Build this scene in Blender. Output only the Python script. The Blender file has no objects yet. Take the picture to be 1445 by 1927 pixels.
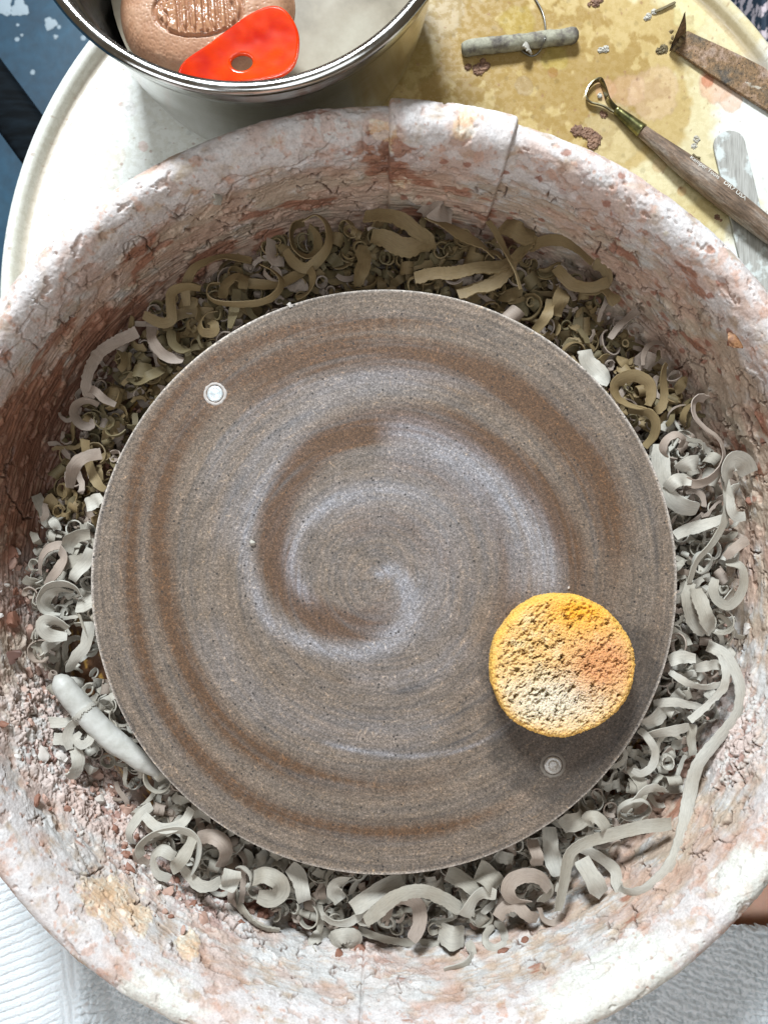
import bpy, math, random
import numpy as np
from mathutils import Vector, Matrix, noise as mn
random.seed(7); RNG = np.random.default_rng(11)
S = bpy.context.scene
C = S.collection
PI = math.pi
# ------------------------------------------------------------------ camera, world, lights, exposure
ZB = 0.60                     # height of the bat's top face above the floor
F = 1448.0; CX = 722.5; CY = 963.5; CAMH = 0.400; CAMY = 0.0365
cam_d = bpy.data.cameras.new('camera'); cam = bpy.data.objects.new('camera', cam_d); C.objects.link(cam)
cam.location = (0, CAMY, ZB + CAMH); cam.rotation_euler = (0, 0, 0)
cam_d.sensor_fit = 'VERTICAL'; cam_d.sensor_height = 36; cam_d.lens = 36 * F / 1927.0
cam_d.clip_start = 0.01; cam_d.clip_end = 50
cam_d.dof.use_dof = True; cam_d.dof.focus_distance = 0.41; cam_d.dof.aperture_fstop = 13
S.camera = cam
W = bpy.data.worlds.new("World"); S.world = W; W.use_nodes = True
bg = W.node_tree.nodes['Background']; bg.inputs[0].default_value = (1.0, 0.80, 0.55, 1); bg.inputs[1].default_value = 0.10

def area(name, loc, target, sx, sy, power, col):
    d = bpy.data.lights.new(name, 'AREA'); d.shape = 'RECTANGLE'; d.size = sx; d.size_y = sy; d.energy = power; d.color = col
    o = bpy.data.objects.new(name, d); C.objects.link(o); o.location = loc
    o.rotation_euler = (Vector(target) - Vector(loc)).to_track_quat('-Z', 'Y').to_euler()
    return o
area('window_light', (-0.28, 1.35, ZB + 1.05), (0, 0, ZB), 0.36, 0.30, 50, (0.86, 0.94, 1.0))
area('side_fill_light', (-1.25, -0.95, ZB + 1.3), (0, 0, ZB), 0.9, 0.9, 11, (0.92, 0.96, 1.0))  # added fill for the lap and towel, no window known there
area('overhead_fill_light', (0.3, -0.45, ZB + 1.9), (0, -0.1, ZB), 1.2, 1.2, 11, (0.90, 0.96, 1.0))  # added soft fill to brighten bowl rim and towel, no lamp known there
S.view_settings.view_transform = 'Standard'; S.view_settings.look = 'None'
S.view_settings.exposure = 0.22; S.view_settings.gamma = 1.0
S.cycles.use_denoising = True
try: S.cycles.max_bounces = 8
except Exception: pass

# ------------------------------------------------------------------ helpers
def P(px, py, h):
    """photo pixel at height h (mm above the bat) -> world point"""
    D = CAMH - h / 1000.0
    return ((px - CX) / F * D, CAMY - (py - CY) / F * D, ZB + h / 1000.0)

def topix(x, y, z):
    D = ZB + CAMH - z
    return CX + x / D * F, CY - (y - CAMY) / D * F

def hsh(ix, iy, seed):
    ix = ix.astype(np.int64); iy = iy.astype(np.int64)
    h = (ix * 374761393 + iy * 668265263 + int(seed) * 1274126177) & 0xFFFFFFFF
    h = ((h ^ (h >> 13)) * 1103515245) & 0xFFFFFFFF
    h = ((h ^ (h >> 15)) * 2246822519) & 0xFFFFFFFF
    h = h ^ (h >> 16)
    return h.astype(np.float64) / 4294967296.0

def perlin(x, y, seed=0):
    ix = np.floor(x); iy = np.floor(y); fx = x - ix; fy = y - iy
    u = fx * fx * fx * (fx * (fx * 6 - 15) + 10); v = fy * fy * fy * (fy * (fy * 6 - 15) + 10)
    def g(dx, dy):
        a = hsh(ix + dx, iy + dy, seed) * 2 * PI
        return np.cos(a) * (fx - dx) + np.sin(a) * (fy - dy)
    n0 = g(0, 0) * (1 - u) + g(1, 0) * u; n1 = g(0, 1) * (1 - u) + g(1, 1) * u
    return (n0 * (1 - v) + n1 * v) * 1.45

def fbm(x, y, seed=0, octv=4, gain=0.5):
    r = np.zeros_like(x); a = 1.0; t = 0
    for k in range(octv):
        r += a * perlin(x * 2 ** k, y * 2 ** k, seed + 17 * k); t += a; a *= gain
    return r / t * 1.3

def voro(x, y, seed=0, jit=0.9):
    ix = np.floor(x); iy = np.floor(y)
    f1 = np.full_like(x, 9.0); f2 = np.full_like(x, 9.0); cid = np.zeros_like(x)
    for dx in (-1, 0, 1):
        for dy in (-1, 0, 1):
            cx = ix + dx; cy = iy + dy
            jx = cx + 0.5 + jit * (hsh(cx, cy, seed) - 0.5); jy = cy + 0.5 + jit * (hsh(cx, cy, seed + 5) - 0.5)
            d = np.hypot(x - jx, y - jy); i_ = hsh(cx, cy, seed + 9)
            closer = d < f1
            f2 = np.where(closer, f1, np.minimum(f2, d)); cid = np.where(closer, i_, cid); f1 = np.where(closer, d, f1)
    return f1, f2, cid

def sst(a, b, x):
    t = np.clip((x - a) / (b - a), 0, 1); return t * t * (3 - 2 * t)

def lerp(a, b, t):
    return a * (1 - t[..., None]) + np.asarray(b, float) * t[..., None]

def mesh_np(name, V, Fc, smooth=True, col=None, extra=None):
    """V (n,3); Fc (m,4) or list of faces"""
    me = bpy.data.meshes.new(name)
    if isinstance(Fc, np.ndarray):
        k = Fc.shape[1]; m = Fc.shape[0]
        me.vertices.add(len(V)); me.vertices.foreach_set('co', np.ascontiguousarray(V, dtype=np.float32).ravel())
        me.loops.add(m * k); me.loops.foreach_set('vertex_index', np.ascontiguousarray(Fc, dtype=np.int32).ravel())
        me.polygons.add(m); me.polygons.foreach_set('loop_start', np.arange(0, m * k, k, dtype=np.int32))
        me.update(calc_edges=True)
    else:
        me.from_pydata([tuple(v) for v in V], [], Fc); me.update()
    me.polygons.foreach_set('use_smooth', [smooth] * len(me.polygons))
    if col is not None:
        a = me.color_attributes.new('Col', 'FLOAT_COLOR', 'POINT')
        c = np.ones((len(V), 4), np.float32); c[:, :3] = np.clip(col, 0, 1); a.data.foreach_set('color', c.ravel())
    if extra:
        for k_, v_ in extra.items():
            a = me.attributes.new(k_, 'FLOAT', 'POINT'); a.data.foreach_set('value', np.asarray(v_, np.float32))
    me.validate(verbose=False)
    return me

def grid_faces(nu, nv, wrap=False):
    i = np.arange(nu if wrap else nu - 1)[:, None]; j = np.arange(nv - 1)[None, :]
    i2 = (i + 1) % nu
    return np.stack([i * nv + j, i2 * nv + j, i2 * nv + j + 1, i * nv + j + 1], -1).reshape(-1, 4)

def link(name, me, mat=None, parent=None):
    o = bpy.data.objects.new(name, me); C.objects.link(o)
    if mat is not None: me.materials.append(mat)
    if parent is not None: o.parent = parent
    return o

def empty(name, loc=(0, 0, 0)):
    o = bpy.data.objects.new(name, None); C.objects.link(o); o.location = loc; o.empty_display_size = 0.02
    return o

def tag(o, label=None, cat=None, group=None, kind=None):
    if label: o['label'] = label
    if cat: o['category'] = cat
    if group: o['group'] = group
    if kind: o['kind'] = kind
    return o

def setparent(ch, root):
    """world-space child kept in place under a moved root (root has no rotation)"""
    ch.parent = root; ch.matrix_parent_inverse = Matrix.Translation(-Vector(root.location))

class N:
    def __init__(s, name, base=(.5, .5, .5), rough=0.6, **kw):
        s.m = bpy.data.materials.new(name); s.m.use_nodes = True; s.t = s.m.node_tree
        s.b = s.t.nodes['Principled BSDF']; s.b.inputs['Base Color'].default_value = (*base, 1); s.b.inputs['Roughness'].default_value = rough
        for k, v in kw.items(): s.b.inputs[k.replace('_', ' ')].default_value = v
        s._c = None
    def new(s, typ, **kw):
        n = s.t.nodes.new(typ)
        for k, v in kw.items():
            if k[0] == 'i' and k[1:].isdigit(): n.inputs[int(k[1:])].default_value = v
            else: setattr(n, k, v)
        return n
    def l(s, a, b): s.t.links.new(a, b)
    def coord(s):
        if s._c is None: s._c = s.new('ShaderNodeTexCoord').outputs['Object']
        return s._c
    def noise(s, scale, detail=4, rough=.55, dist=0.0, vec=None):
        n = s.new('ShaderNodeTexNoise'); n.inputs['Scale'].default_value = scale; n.inputs['Detail'].default_value = detail
        n.inputs['Roughness'].default_value = rough; n.inputs['Distortion'].default_value = dist
        s.l(vec or s.coord(), n.inputs['Vector']); return n.outputs['Fac']
    def voro(s, scale, feature='F1', vec=None, out='Distance'):
        n = s.new('ShaderNodeTexVoronoi', feature=feature); n.inputs['Scale'].default_value = scale
        s.l(vec or s.coord(), n.inputs['Vector']); return n.outputs[out]
    def ramp(s, fac, stops, interp='LINEAR'):
        r = s.new('ShaderNodeValToRGB'); r.color_ramp.interpolation = interp
        e = r.color_ramp.elements
        while len(e) < len(stops): e.new(0.5)
        for el, (p, c) in zip(e, stops):
            el.position = p; el.color = (*c, 1) if isinstance(c, (tuple, list)) else (c, c, c, 1)
        s.l(fac, r.inputs[0]); return r.outputs[0]
    def mix(s, fac, a, b, mode='MIX'):
        n = s.new('ShaderNodeMix', data_type='RGBA', blend_type=mode)
        for inp, v in ((n.inputs[0], fac), (n.inputs[6], a), (n.inputs[7], b)):
            if isinstance(v, (int, float)): inp.default_value = v
            elif isinstance(v, tuple): inp.default_value = (*v, 1)
            else: s.l(v, inp)
        return n.outputs[2]
    def math(s, op, a, b=0.0):
        n = s.new('ShaderNodeMath', operation=op)
        for inp, v in ((n.inputs[0], a), (n.inputs[1], b)):
            if isinstance(v, (int, float)): inp.default_value = v
            else: s.l(v, inp)
        return n.outputs[0]
    def attr(s, name, out='Color'): return s.new('ShaderNodeAttribute', attribute_name=name).outputs[out]
    def scaled(s, sx, sy, sz, rot=0.0):
        m = s.new('ShaderNodeMapping'); m.inputs['Scale'].default_value = (sx, sy, sz); m.inputs['Rotation'].default_value = (0, 0, rot)
        s.l(s.coord(), m.inputs[0]); return m.outputs[0]
    def color(s, c): s.l(c, s.b.inputs['Base Color'])
    def rough(s, c): s.l(c, s.b.inputs['Roughness'])
    def bump(s, h, strength=0.4, dist=0.0005):
        n = s.new('ShaderNodeBump'); n.inputs['Strength'].default_value = strength; n.inputs['Distance'].default_value = dist
        s.l(h, n.inputs['Height']); s.l(n.outputs[0], s.b.inputs['Normal'])

def smooth_poly(pts, n):
    """Catmull-Rom resample of (k,d) points to n points"""
    p = np.asarray(pts, float)
    if len(p) == 2: t = np.linspace(0, 1, n)[:, None]; return p[0] * (1 - t) + p[1] * t
    q = np.vstack([2 * p[0] - p[1], p, 2 * p[-1] - p[-2]])
    out = []
    m = 12
    for i in range(1, len(q) - 2):
        t = np.linspace(0, 1, m, endpoint=False)[:, None]
        out.append(0.5 * ((2 * q[i]) + (-q[i-1] + q[i+1]) * t + (2*q[i-1] - 5*q[i] + 4*q[i+1] - q[i+2]) * t**2 + (-q[i-1] + 3*q[i] - 3*q[i+1] + q[i+2]) * t**3))
    out.append(p[-1:]); c = np.vstack(out)
    L = np.r_[0, np.cumsum(np.linalg.norm(np.diff(c[:, :2], axis=0), axis=1) + 1e-9)]
    s = np.linspace(0, L[-1], n)
    return np.stack([np.interp(s, L, c[:, k]) for k in range(c.shape[1])], 1)

def tube(path, radii, seg=14, caps=True, squash=1.0):
    """path (n,3) world m, radii (n,) -> V,F"""
    p = np.asarray(path, float); n = len(p); T = np.gradient(p, axis=0); T /= np.linalg.norm(T, axis=1)[:, None] + 1e-12
    up = np.array([0, 0, 1.0]); V = []
    a = np.linspace(0, 2 * PI, seg, endpoint=False)
    for i in range(n):
        s = np.cross(T[i], up); ls = np.linalg.norm(s)
        s = np.array([1.0, 0, 0]) if ls < 1e-4 else s / ls
        u = np.cross(s, T[i])
        V.append(p[i] + radii[i] * (np.cos(a)[:, None] * s + np.sin(a)[:, None] * u * squash))
    V = np.concatenate(V); Fc = [tuple(int(x) for x in f) for f in grid_faces_tube(n, seg)]
    if caps:
        Fc.append(tuple(range(seg))[::-1]); Fc.append(tuple(range((n - 1) * seg, n * seg)))
    return V, Fc

def grid_faces_tube(n, seg):
    i = np.arange(n - 1)[:, None]; j = np.arange(seg)[None, :]; j2 = (j + 1) % seg
    return np.stack([i * seg + j, i * seg + j2, (i + 1) * seg + j2, (i + 1) * seg + j], -1).reshape(-1, 4)

def lathe(prof, seg=96, close=False):
    a = np.linspace(0, 2 * PI, seg, endpoint=False)
    p = np.asarray(prof, float)
    V = np.stack([p[None, :, 0] * np.cos(a)[:, None], p[None, :, 0] * np.sin(a)[:, None], np.repeat(p[None, :, 1], seg, 0)], -1).reshape(-1, 3)
    return V, grid_faces(seg, len(p), wrap=True)

# ------------------------------------------------------------------ materials
def clay_material(name, rough=0.75):
    n = N(name, (.5, .5, .5), rough)
    col = n.attr('Col')
    f = n.noise(900, 5, .7)
    g = n.noise(220, 4, .6)
    c = n.mix(1.0, col, n.ramp(f, [(0.25, .72), (0.5, 1.0), (0.8, 1.22)]), 'MULTIPLY')
    c = n.mix(1.0, c, n.ramp(g, [(0.3, (.86, .84, .83)), (0.5, (1, 1, 1)), (0.72, (1.08, 1.09, 1.1))]), 'MULTIPLY')
    n.color(c)
    n.l(n.attr('Rgh', 'Fac'), n.b.inputs['Roughness'])
    n.bump(n.math('ADD', n.math('MULTIPLY', f, .6), g), .55, 0.0006)
    return n.m
M_PAN = clay_material('dried_clay_crust')

def shaving_mat(name, base):
    n = N(name, base, 0.62); n.b.inputs['Specular IOR Level'].default_value = 0.35
    f = n.noise(700, 4, .6); g = n.noise(45, 3, .5)
    c = n.mix(1.0, base, n.ramp(f, [(0.25, .93), (0.5, 1.0), (0.8, 1.05)]), 'MULTIPLY')
    c = n.mix(1.0, c, n.ramp(g, [(0.3, (.86, .82, .78)), (0.55, (1, 1, 1)), (0.75, (1.05, 1.07, 1.1))]), 'MULTIPLY')
    uv = n.new('ShaderNodeTexCoord').outputs['UV']
    mp = n.new('ShaderNodeMapping'); mp.inputs['Scale'].default_value = (2.0, 11.0, 1); n.l(uv, mp.inputs[0])
    st = n.noise(1.0, 3, .6, vec=mp.outputs[0])
    c = n.mix(1.0, c, n.ramp(st, [(0.3, .84), (0.5, 1.0), (0.75, 1.1)]), 'MULTIPLY')
    n.color(c)
    n.bump(n.math('ADD', n.math('MULTIPLY', f, .2), n.math('MULTIPLY', st, 1.2)), .4, 0.0004)
    return n.m
M_SH = [shaving_mat('grey_clay_shaving', (.345, .318, .265)), shaving_mat('pale_clay_shaving', (.44, .418, .365)),
        shaving_mat('shaded_buff_clay_shaving', (.205, .148, .072)), shaving_mat('shaded_olive_grey_clay_shaving', (.14, .11, .055)),  # buff and olive: same clay, darkened to carry the upper heap's shade
        shaving_mat('pinkish_clay_shaving', (.32, .26, .215))]
M_RED = [shaving_mat('red_brown_clay', (.26, .125, .085)), shaving_mat('pink_clay', (.46, .30, .24)), shaving_mat('dark_umber_clay', (.13, .07, .055)), shaving_mat('white_clay', (.58, .54, .50))]

# ------------------------------------------------------------------ setting: floor
def build_floor():
    n = N('blue_painted_floor', (.02, .06, .10), .45)
    a = n.noise(4, 5, .6); b = n.voro(38); c = n.noise(60, 4, .6)
    col = n.ramp(a, [(.3, (.006, .032, .062)), (.55, (.013, .060, .105)), (.8, (.035, .105, .16))])
    col = n.mix(1.0, col, n.ramp(c, [(.3, .7), (.6, 1.0), (.8, 1.3)]), 'MULTIPLY')
    spots = n.math('LESS_THAN', n.math('ADD', b, n.math('MULTIPLY', c, .25)), .235)
    col = n.mix(n.math('MULTIPLY', spots, .6), col, (.42, .50, .55))
    n.color(col); n.bump(c, .2, .001)
    V = np.array([[-4, -4, 0], [4, -4, 0], [4, 4, 0], [-4, 4, 0]], float)
    o = link('floor', mesh_np('floor', V, [(0, 1, 2, 3)], False), n.m); tag(o, kind='structure')
    # big pale splats of dried slip (flat print-like stains with their own outline)
    M = N('dried_slip', (.30, .36, .40), .7).m
    vs = []; fs = []
    for (px, py, r) in [(36, 13, .011), (94, 42, .008), (40, 64, .002), (104, 67, .003), (5, 8, .012), (14, 20, .004)]:
        c = P(px, py, -597); k = 26; b0 = len(vs)
        ph = random.random() * 9
        vs.append((c[0], c[1], .0025))
        for i in range(k):
            t = 2 * PI * i / k; rr = r * (1 + .18 * math.sin(3 * t + ph) + .09 * math.sin(7 * t + ph * 2))
            vs.append((c[0] + rr * math.cos(t), c[1] + rr * math.sin(t), .0004))
        for i in range(k): fs.append((b0, b0 + 1 + i, b0 + 1 + (i + 1) % k))
    o = link('dried_slip_splat', mesh_np('dried_slip_splat', np.array(vs), fs, True), M)
    tag(o, 'pale splats of dried slip on the dark blue floor', 'splatter', kind='stuff')
build_floor()

# ------------------------------------------------------------------ pottery wheel: table, head, pins, leg
TBX, TBY, TBR = 0.025, 0.1575, 0.246
HT = -47.0            # table surface relative to the bat's top, mm
wheel = empty('pottery_wheel', (0, 0, 0)); tag(wheel, "potter's wheel with a round cream plastic table stained by yellow slip water", "potter's wheel")
def build_table():
    prof_r = np.r_[np.linspace(0.0, .2345, 300), [.2362, .2372, .2380, .2392, .241, .2432, .2450, .2459, .246, .2455, .245]]
    prof_h = np.r_[np.full(300, HT), [HT + .6, HT + 2.6, HT + 4.6, HT + 6.4, HT + 7.2, HT + 6.9, HT + 5.4, HT + 3, HT - 1, HT - 10, HT - 26]]
    nu = 1500; a = np.linspace(0, 2 * PI, nu, endpoint=False)
    X = TBX + prof_r[None] * np.cos(a)[:, None]; Y = TBY + prof_r[None] * np.sin(a)[:, None]; Z = np.repeat(prof_h[None], nu, 0)
    R = np.repeat(prof_r[None], nu, 0)
    px, py = topix(X, Y, ZB + Z / 1000)
    x = X * 1000; y = Y * 1000
    n1 = fbm(x / 38, y / 38, 3, 5); n2 = fbm(x / 11, y / 11, 8, 4); n3 = fbm(x / 4, y / 4, 12, 3)
    base = np.array([.70, .71, .67]); col = np.ones(X.shape + (3,)) * base
    def blob(cx, cy, rx, ry): return np.exp(-(((px - cx) / rx) ** 2 + ((py - cy) / ry) ** 2))
    st = 1.2 * blob(850, 60, 270, 210) + .22 * sst(700, 800, px) + .8 * blob(1120, 180, 150, 110) + .35 * blob(1250, 60, 160, 90) + .55 * blob(1310, 400, 80, 60) + .3 * blob(1180, 250, 120, 100) + .35 * blob(600, 240, 70, 60)
    t1 = sst(.28, .42, st + .22 * n1 + .06 * n2); t2 = sst(.55, .66, st + .26 * n1 + .1 * n2); t3 = sst(.8, .86, st * .8 + .5 * n2 * st)
    col = lerp(col, (.60, .51, .29), t1 * .9); col = lerp(col, (.44, .31, .12), t2 * .85); col = lerp(col, (.27, .16, .04), t3 * .6)
    # puddles with rims
    for (cx, cy, r, c, s) in [(975, 45, 34, (.40, .29, .07), .55), (985, 163, 17, (.36, .26, .14), .7), (1045, 110, 26, (.40, .30, .08), .6), (1040, 137, 10, (.30, .16, .05), .8),
                              (1345, 160, 34, (.62, .40, .27), .8), (1330, 152, 12, (.50, .22, .13), .9), (1375, 190, 22, (.62, .42, .3), .7), (1180, 170, 34, (.52, .33, .20), .5), (1140, 168, 20, (.52, .30, .18), .5),
                              (1282, 360, 9, (.40, .16, .06), .9), (1240, 310, 14, (.55, .40, .22), .7), (1310, 395, 55, (.55, .46, .24), .6), (1297, 38, 8, (.36, .24, .13), .9), (1297, 25, 34, (.62, .56, .30), .5), (228, 196, 5, (.42, .17, .14), .9), (222, 180, 30, (.60, .57, .53), .6),
                              (240, 205, 16, (.60, .57, .55), .6), (270, 275, 10, (.50, .20, .14), .35), (125, 375, 8, (.50, .52, .48), .7), (215, 300, 26, (.63, .56, .47), .5), (210, 340, 16, (.64, .58, .5), .5), (1155, 250, 60, (.56, .47, .28), .4),
                              (1230, 180, 50, (.60, .42, .30), .35), (1425, 330, 30, (.68, .69, .66), .4), (760, 90, 70, (.36, .27, .10), .5), (870, 115, 40, (.40, .27, .11), .5), (820, 20, 60, (.42, .33, .2), .5)]:
        d = np.hypot(px - cx, py - cy) / r + .22 * n2 + .12 * n3 + .2 * n1
        e = sst(1.0, .88, d); ring = np.exp(-((d - .93) / .07) ** 2)
        col = lerp(col, c, e * s); col = lerp(col, np.array(c) * .6, ring * s * .45)
    # fine speckles
    f1, f2, cid = voro(x / 7, y / 7, 31); sp = (f1 < .02 + .11 * cid ** 4)
    col[sp] = col[sp] * .4 + np.array([.28, .15, .09]) * .6
    f1, f2, cid = voro(x / 13, y / 13, 77); sp = sst(.11 * cid + .03, .10 * cid + .01, f1 + .03 * n3)
    col = col * (1 - .18 * sp[..., None])
    # brown line where the rim meets the table
    ln = np.exp(-((R - .2353) / .0011) ** 2); col = lerp(col, (.36, .22, .11), ln * .75)
    ln = np.exp(-((R - .2375) / .0022) ** 2); col = lerp(col, (.56, .47, .33), ln * .45)
    V = np.stack([X, Y, ZB + Z / 1000], -1).reshape(-1, 3)
    n = N('cream_plastic_table', (.7, .7, .65), .32)
    c = n.attr('Col'); f = n.noise(260, 5, .65); g = n.noise(1500, 2, .5)
    c = n.mix(1.0, c, n.ramp(f, [(.3, (.90, .88, .83)), (.55, (1, 1, 1)), (.8, (1.05, 1.05, 1.05))]), 'MULTIPLY')
    n.color(c); n.rough(n.ramp(f, [(.35, .12), (.65, .42)])); n.bump(n.math('ADD', f, n.math('MULTIPLY', g, .35)), .16, .0004)
    o = link('table_top', mesh_np('table_top', V, grid_faces(nu, len(prof_r), True), True, col.reshape(-1, 3)), n.m, wheel)
    # wheel head and housing under the bat
    metal = N('cast_aluminium', (.45, .45, .46), .35, Metallic=1.0).m
    V, Fc = lathe([(0, ZB - .0125), (.140, ZB - .0125), (.142, ZB - .015), (.142, ZB - .022), (.138, ZB - .024), (.03, ZB - .026), (.03, ZB - .046)], 96)
    link('wheel_head', mesh_np('wheel_head', V, Fc), metal, wheel)
    V, Fc = lathe([(.0, .05), (.15, .05), (.17, .08), (.17, ZB - .085), (.15, ZB - .074), (0, ZB - .074)], 64)
    link('motor_housing', mesh_np('motor_housing', V, Fc), N('dark_housing', (.03, .035, .04), .5).m, wheel)
    # black metal leg seen at the top left
    mk = N('black_painted_steel', (.0025, .003, .004), .7); w = mk.noise(30, 4, .6, vec=mk.scaled(1, 5, 1, .8)); mk.b.inputs['Specular IOR Level'].default_value = .03; mk.bump(w, .3, .001); mk.color(mk.ramp(w, [(.4, (.004, .005, .006)), (.75, (.008, .012, .016))]))
    A = Vector(P(-60, 95, -330)); B = Vector(P(150, 380, -300)); d = (B - A).normalized(); s = d.cross(Vector((0, 0, 1))).normalized(); u = s.cross(d)
    w_ = .0205; vs = []; sec = []
    for k in range(16):
        t = 2 * PI * k / 16; cx = math.copysign(abs(math.cos(t)) ** .4, math.cos(t)); cy = math.copysign(abs(math.sin(t)) ** .4, math.sin(t)); sec.append((cx, cy))
    for q in (A, A.lerp(B, .33), A.lerp(B, .66), B):
        for cx, cy in sec: vs.append(q + s * cx * w_ + u * cy * w_)
    fs = [tuple(int(v) for v in f) for f in grid_faces_tube(4, 16)] + [tuple(range(16))[::-1], tuple(range(48, 64))]
    link('leg', mesh_np('leg', np.array([tuple(v) for v in vs]), fs), mk.m, wheel)
build_table()

# ------------------------------------------------------------------ splash pan
RU = 210.0
PROF = [(150, -42), (188, -42), (195, -40.6), (200, -36.5), (203.5, -30), (205.5, -20), (207.5, -6), (209.5, 8), (210.6, 17), (211.5, 22), (213.4, 28.2), (216.6, 33.2), (220.6, 36.0), (224.8, 36.0), (228.6, 33.4), (231.0, 29.0), (231.8, 23), (231.5, 17), (228, 13), (218, -10), (212, -44)]
PANX = 1.2
def prof_samples():
    p = np.array(PROF, float); d = np.r_[0, np.cumsum(np.hypot(*np.diff(p, axis=0).T))]
    seg = []
    s_in = np.interp(188, p[:, 0][:3], d[:3])
    s = np.r_[np.arange(0, 36, 1.1), np.arange(36, d[13], .46), np.arange(d[13], d[17], .9), d[17:]]
    fine = smooth_poly(p, 900); df = np.r_[0, np.cumsum(np.hypot(*np.diff(fine, axis=0).T))]; s = s / d[-1] * df[-1]
    return np.interp(s, df, fine[:, 0]), np.interp(s, df, fine[:, 1]), s
PR, PH, PS = prof_samples()
def surf_h(px, py):
    """height (mm) of the pan surface seen at a photo pixel"""
    r_, h_ = PR[PR < 221], PH[PR < 221]
    D = CAMH * 1000 - h_; ppx = r_; 
    dx = (px - CX); dy = -(py - CY)
    x = dx / F * D; y = CAMY * 1000 + dy / F * D
    rr = np.hypot(x - PANX, y)
    k = int(np.argmin(np.abs(rr - r_) + (r_ < 188) * 0)); 
    return float(h_[k]) if rr[0] > 150 else -42.0

# regional tendencies of the crust, given where they lie on the pan (photo px, radius, amount)
RED = [(150, 800, 170, 1.1), (60, 950, 170, 1.0), (240, 660, 90, .8), (330, 520, 120, .6), (20, 800, 110, .4), (520, 420, 110, .4), (715, 250, 40, .8), (720, 300, 45, .9), (860, 245, 45, .6), (800, 350, 90, .4), (640, 350, 90, .35), (1310, 560, 140, .25), (1160, 380, 100, .28), (40, 1120, 90, .7), (1390, 820, 90, .35), (1430, 1120, 120, .35), (1400, 1250, 60, .2), (200, 1530, 90, .35), (1330, 1580, 130, .30), (1230, 1700, 130, .22), (60, 1640, 110, .18), (420, 1850, 180, .14), (900, 1830, 200, .15), (1010, 400, 120, .3), (880, 390, 100, .3), (1240, 560, 120, .25)]
WHT = [(60, 1450, 170, .45), (300, 1700, 260, .35), (700, 1860, 260, .45), (1100, 1750, 200, .25), (1400, 1350, 170, .45), (600, 240, 60, .6), (820, 215, 80, .5), (100, 500, 150, .4), (1000, 300, 130, .3), (1250, 420, 130, .35), (60, 680, 70, .25)]
COP = [(708, 245, 22, 1.0), (735, 250, 22, .9), (872, 240, 30, 1.0), (190, 1690, 62, .9), (240, 1730, 60, .75), (355, 1780, 34, .9), (1190, 370, 40, .5), (1250, 430, 40, .45), (1400, 1520, 70, .35), (745, 325, 30, .5), (770, 345, 30, .45), (60, 590, 40, .3), (1425, 620, 60, .3), (1330, 1270, 45, .6), (100, 830, 30, .4), (95, 1000, 30, .35), (1440, 1750, 40, .3), (470, 1860, 30, .6), (380, 1830, 40, .4)]
CRK = [(80, 600, 200, .5), (350, 430, 160, .55), (520, 340, 160, .4), (1160, 420, 120, .5), (1330, 600, 170, .6), (1400, 800, 140, .4), (20, 900, 160, .4), (1330, 1500, 120, .4), (520, 1790, 120, .35), (900, 1830, 130, .3), (620, 250, 60, .4), (1200, 1750, 120, .3), (800, 330, 100, .25)]
CRU = [(40, 1110, 70, .9), (60, 1330, 80, .85), (180, 1480, 85, 1.0), (260, 1600, 80, .55), (80, 1440, 60, .5), (400, 1700, 90, .6), (600, 235, 45, .9), (640, 270, 35, .8), (1385, 1350, 80, .55), (1400, 1430, 60, .6), (1130, 310, 50, .5), (1200, 380, 50, .4), (480, 250, 60, .3), (700, 1790, 90, .4), (300, 1300, 60, .3)]
def region(px, py, lst):
    r = np.zeros_like(px)
    for (cx, cy, rad, amt) in lst: r = r + amt * np.exp(-(((px - cx) ** 2 + (py - cy) ** 2) / rad ** 2))
    return r
CRACKS = [[(630,255),(613,272),(590,295),(556,309),(499,318),(471,329),(437,346),(426,369)],[(363,363),(340,409),(306,386)],[(272,443),(244,454),(233,477)],[(233,480),(235,456),(261,442),(275,449),(276,463),(288,472),(313,453),(333,447)],
 [(320,406),(340,411),(358,390)],[(347,473),(371,472),(389,466),(392,452)],[(164,518),(164,539)],[(347,428),(359,435)],[(3,690),(21,700),(28,707),(10,669),(35,645)],[(40,610),(41,635),(55,638),(72,655)],[(7,887),(10,904),(14,929),(31,950),(42,967),(45,977),(62,974)],
 [(28,842),(24,863),(9,890)],[(1081,392),(1112,392),(1138,407),(1174,418),(1226,454)],[(1174,423),(1164,443)],[(953,350),(947,371)],[(1236,544),(1243,569),(1255,575)],[(1312,591),(1320,609)],[(1338,584),(1352,605),(1356,617)],[(1392,696),(1407,714),(1410,747),(1425,761)],
 [(1436,718),(1443,755)],[(1410,790),(1421,827),(1429,849)],[(761,283),(773,271),(788,274)],[(685,287),(683,241)],[(898,338),(919,347),(944,360)],[(840,378),(864,381),(892,393)],[(691,360),(709,341)],[(400,1724),(429,1749),(454,1770),(504,1774)],
 [(558,1799),(575,1803)],[(1297,1611),(1327,1603),(1353,1582),(1366,1587),(1392,1569)],[(1358,1559),(1376,1548),(1379,1530)],[(1389,1442),(1397,1455),(1407,1450)],[(1427,1390),(1425,1400),(1432,1408)],[(1188,1705),(1200,1717),(1196,1734),(1198,1748)],
 [(1110,1814),(1126,1812),(1148,1800)],[(1145,1741),(1151,1753)],[(1298,1610),(1332,1602)],[(129,1638),(161,1652),(194,1634)],[(282,1702),(306,1714)],[(298,1743),(323,1763)],[(1100,440),(1130,455),(1120,480)],[(480,370),(455,395),(420,400)],[(1290,650),(1300,680),(1325,690),(1330,720)],
 [(60,560),(90,580),(85,610)],[(120,520),(150,540),(190,520)],[(1340,760),(1350,790),(1375,800)],[(560,350),(600,345),(640,365)],[(1010,335),(1035,350),(1030,372)],[(1240,480),(1262,500),(1290,505)]]
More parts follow.
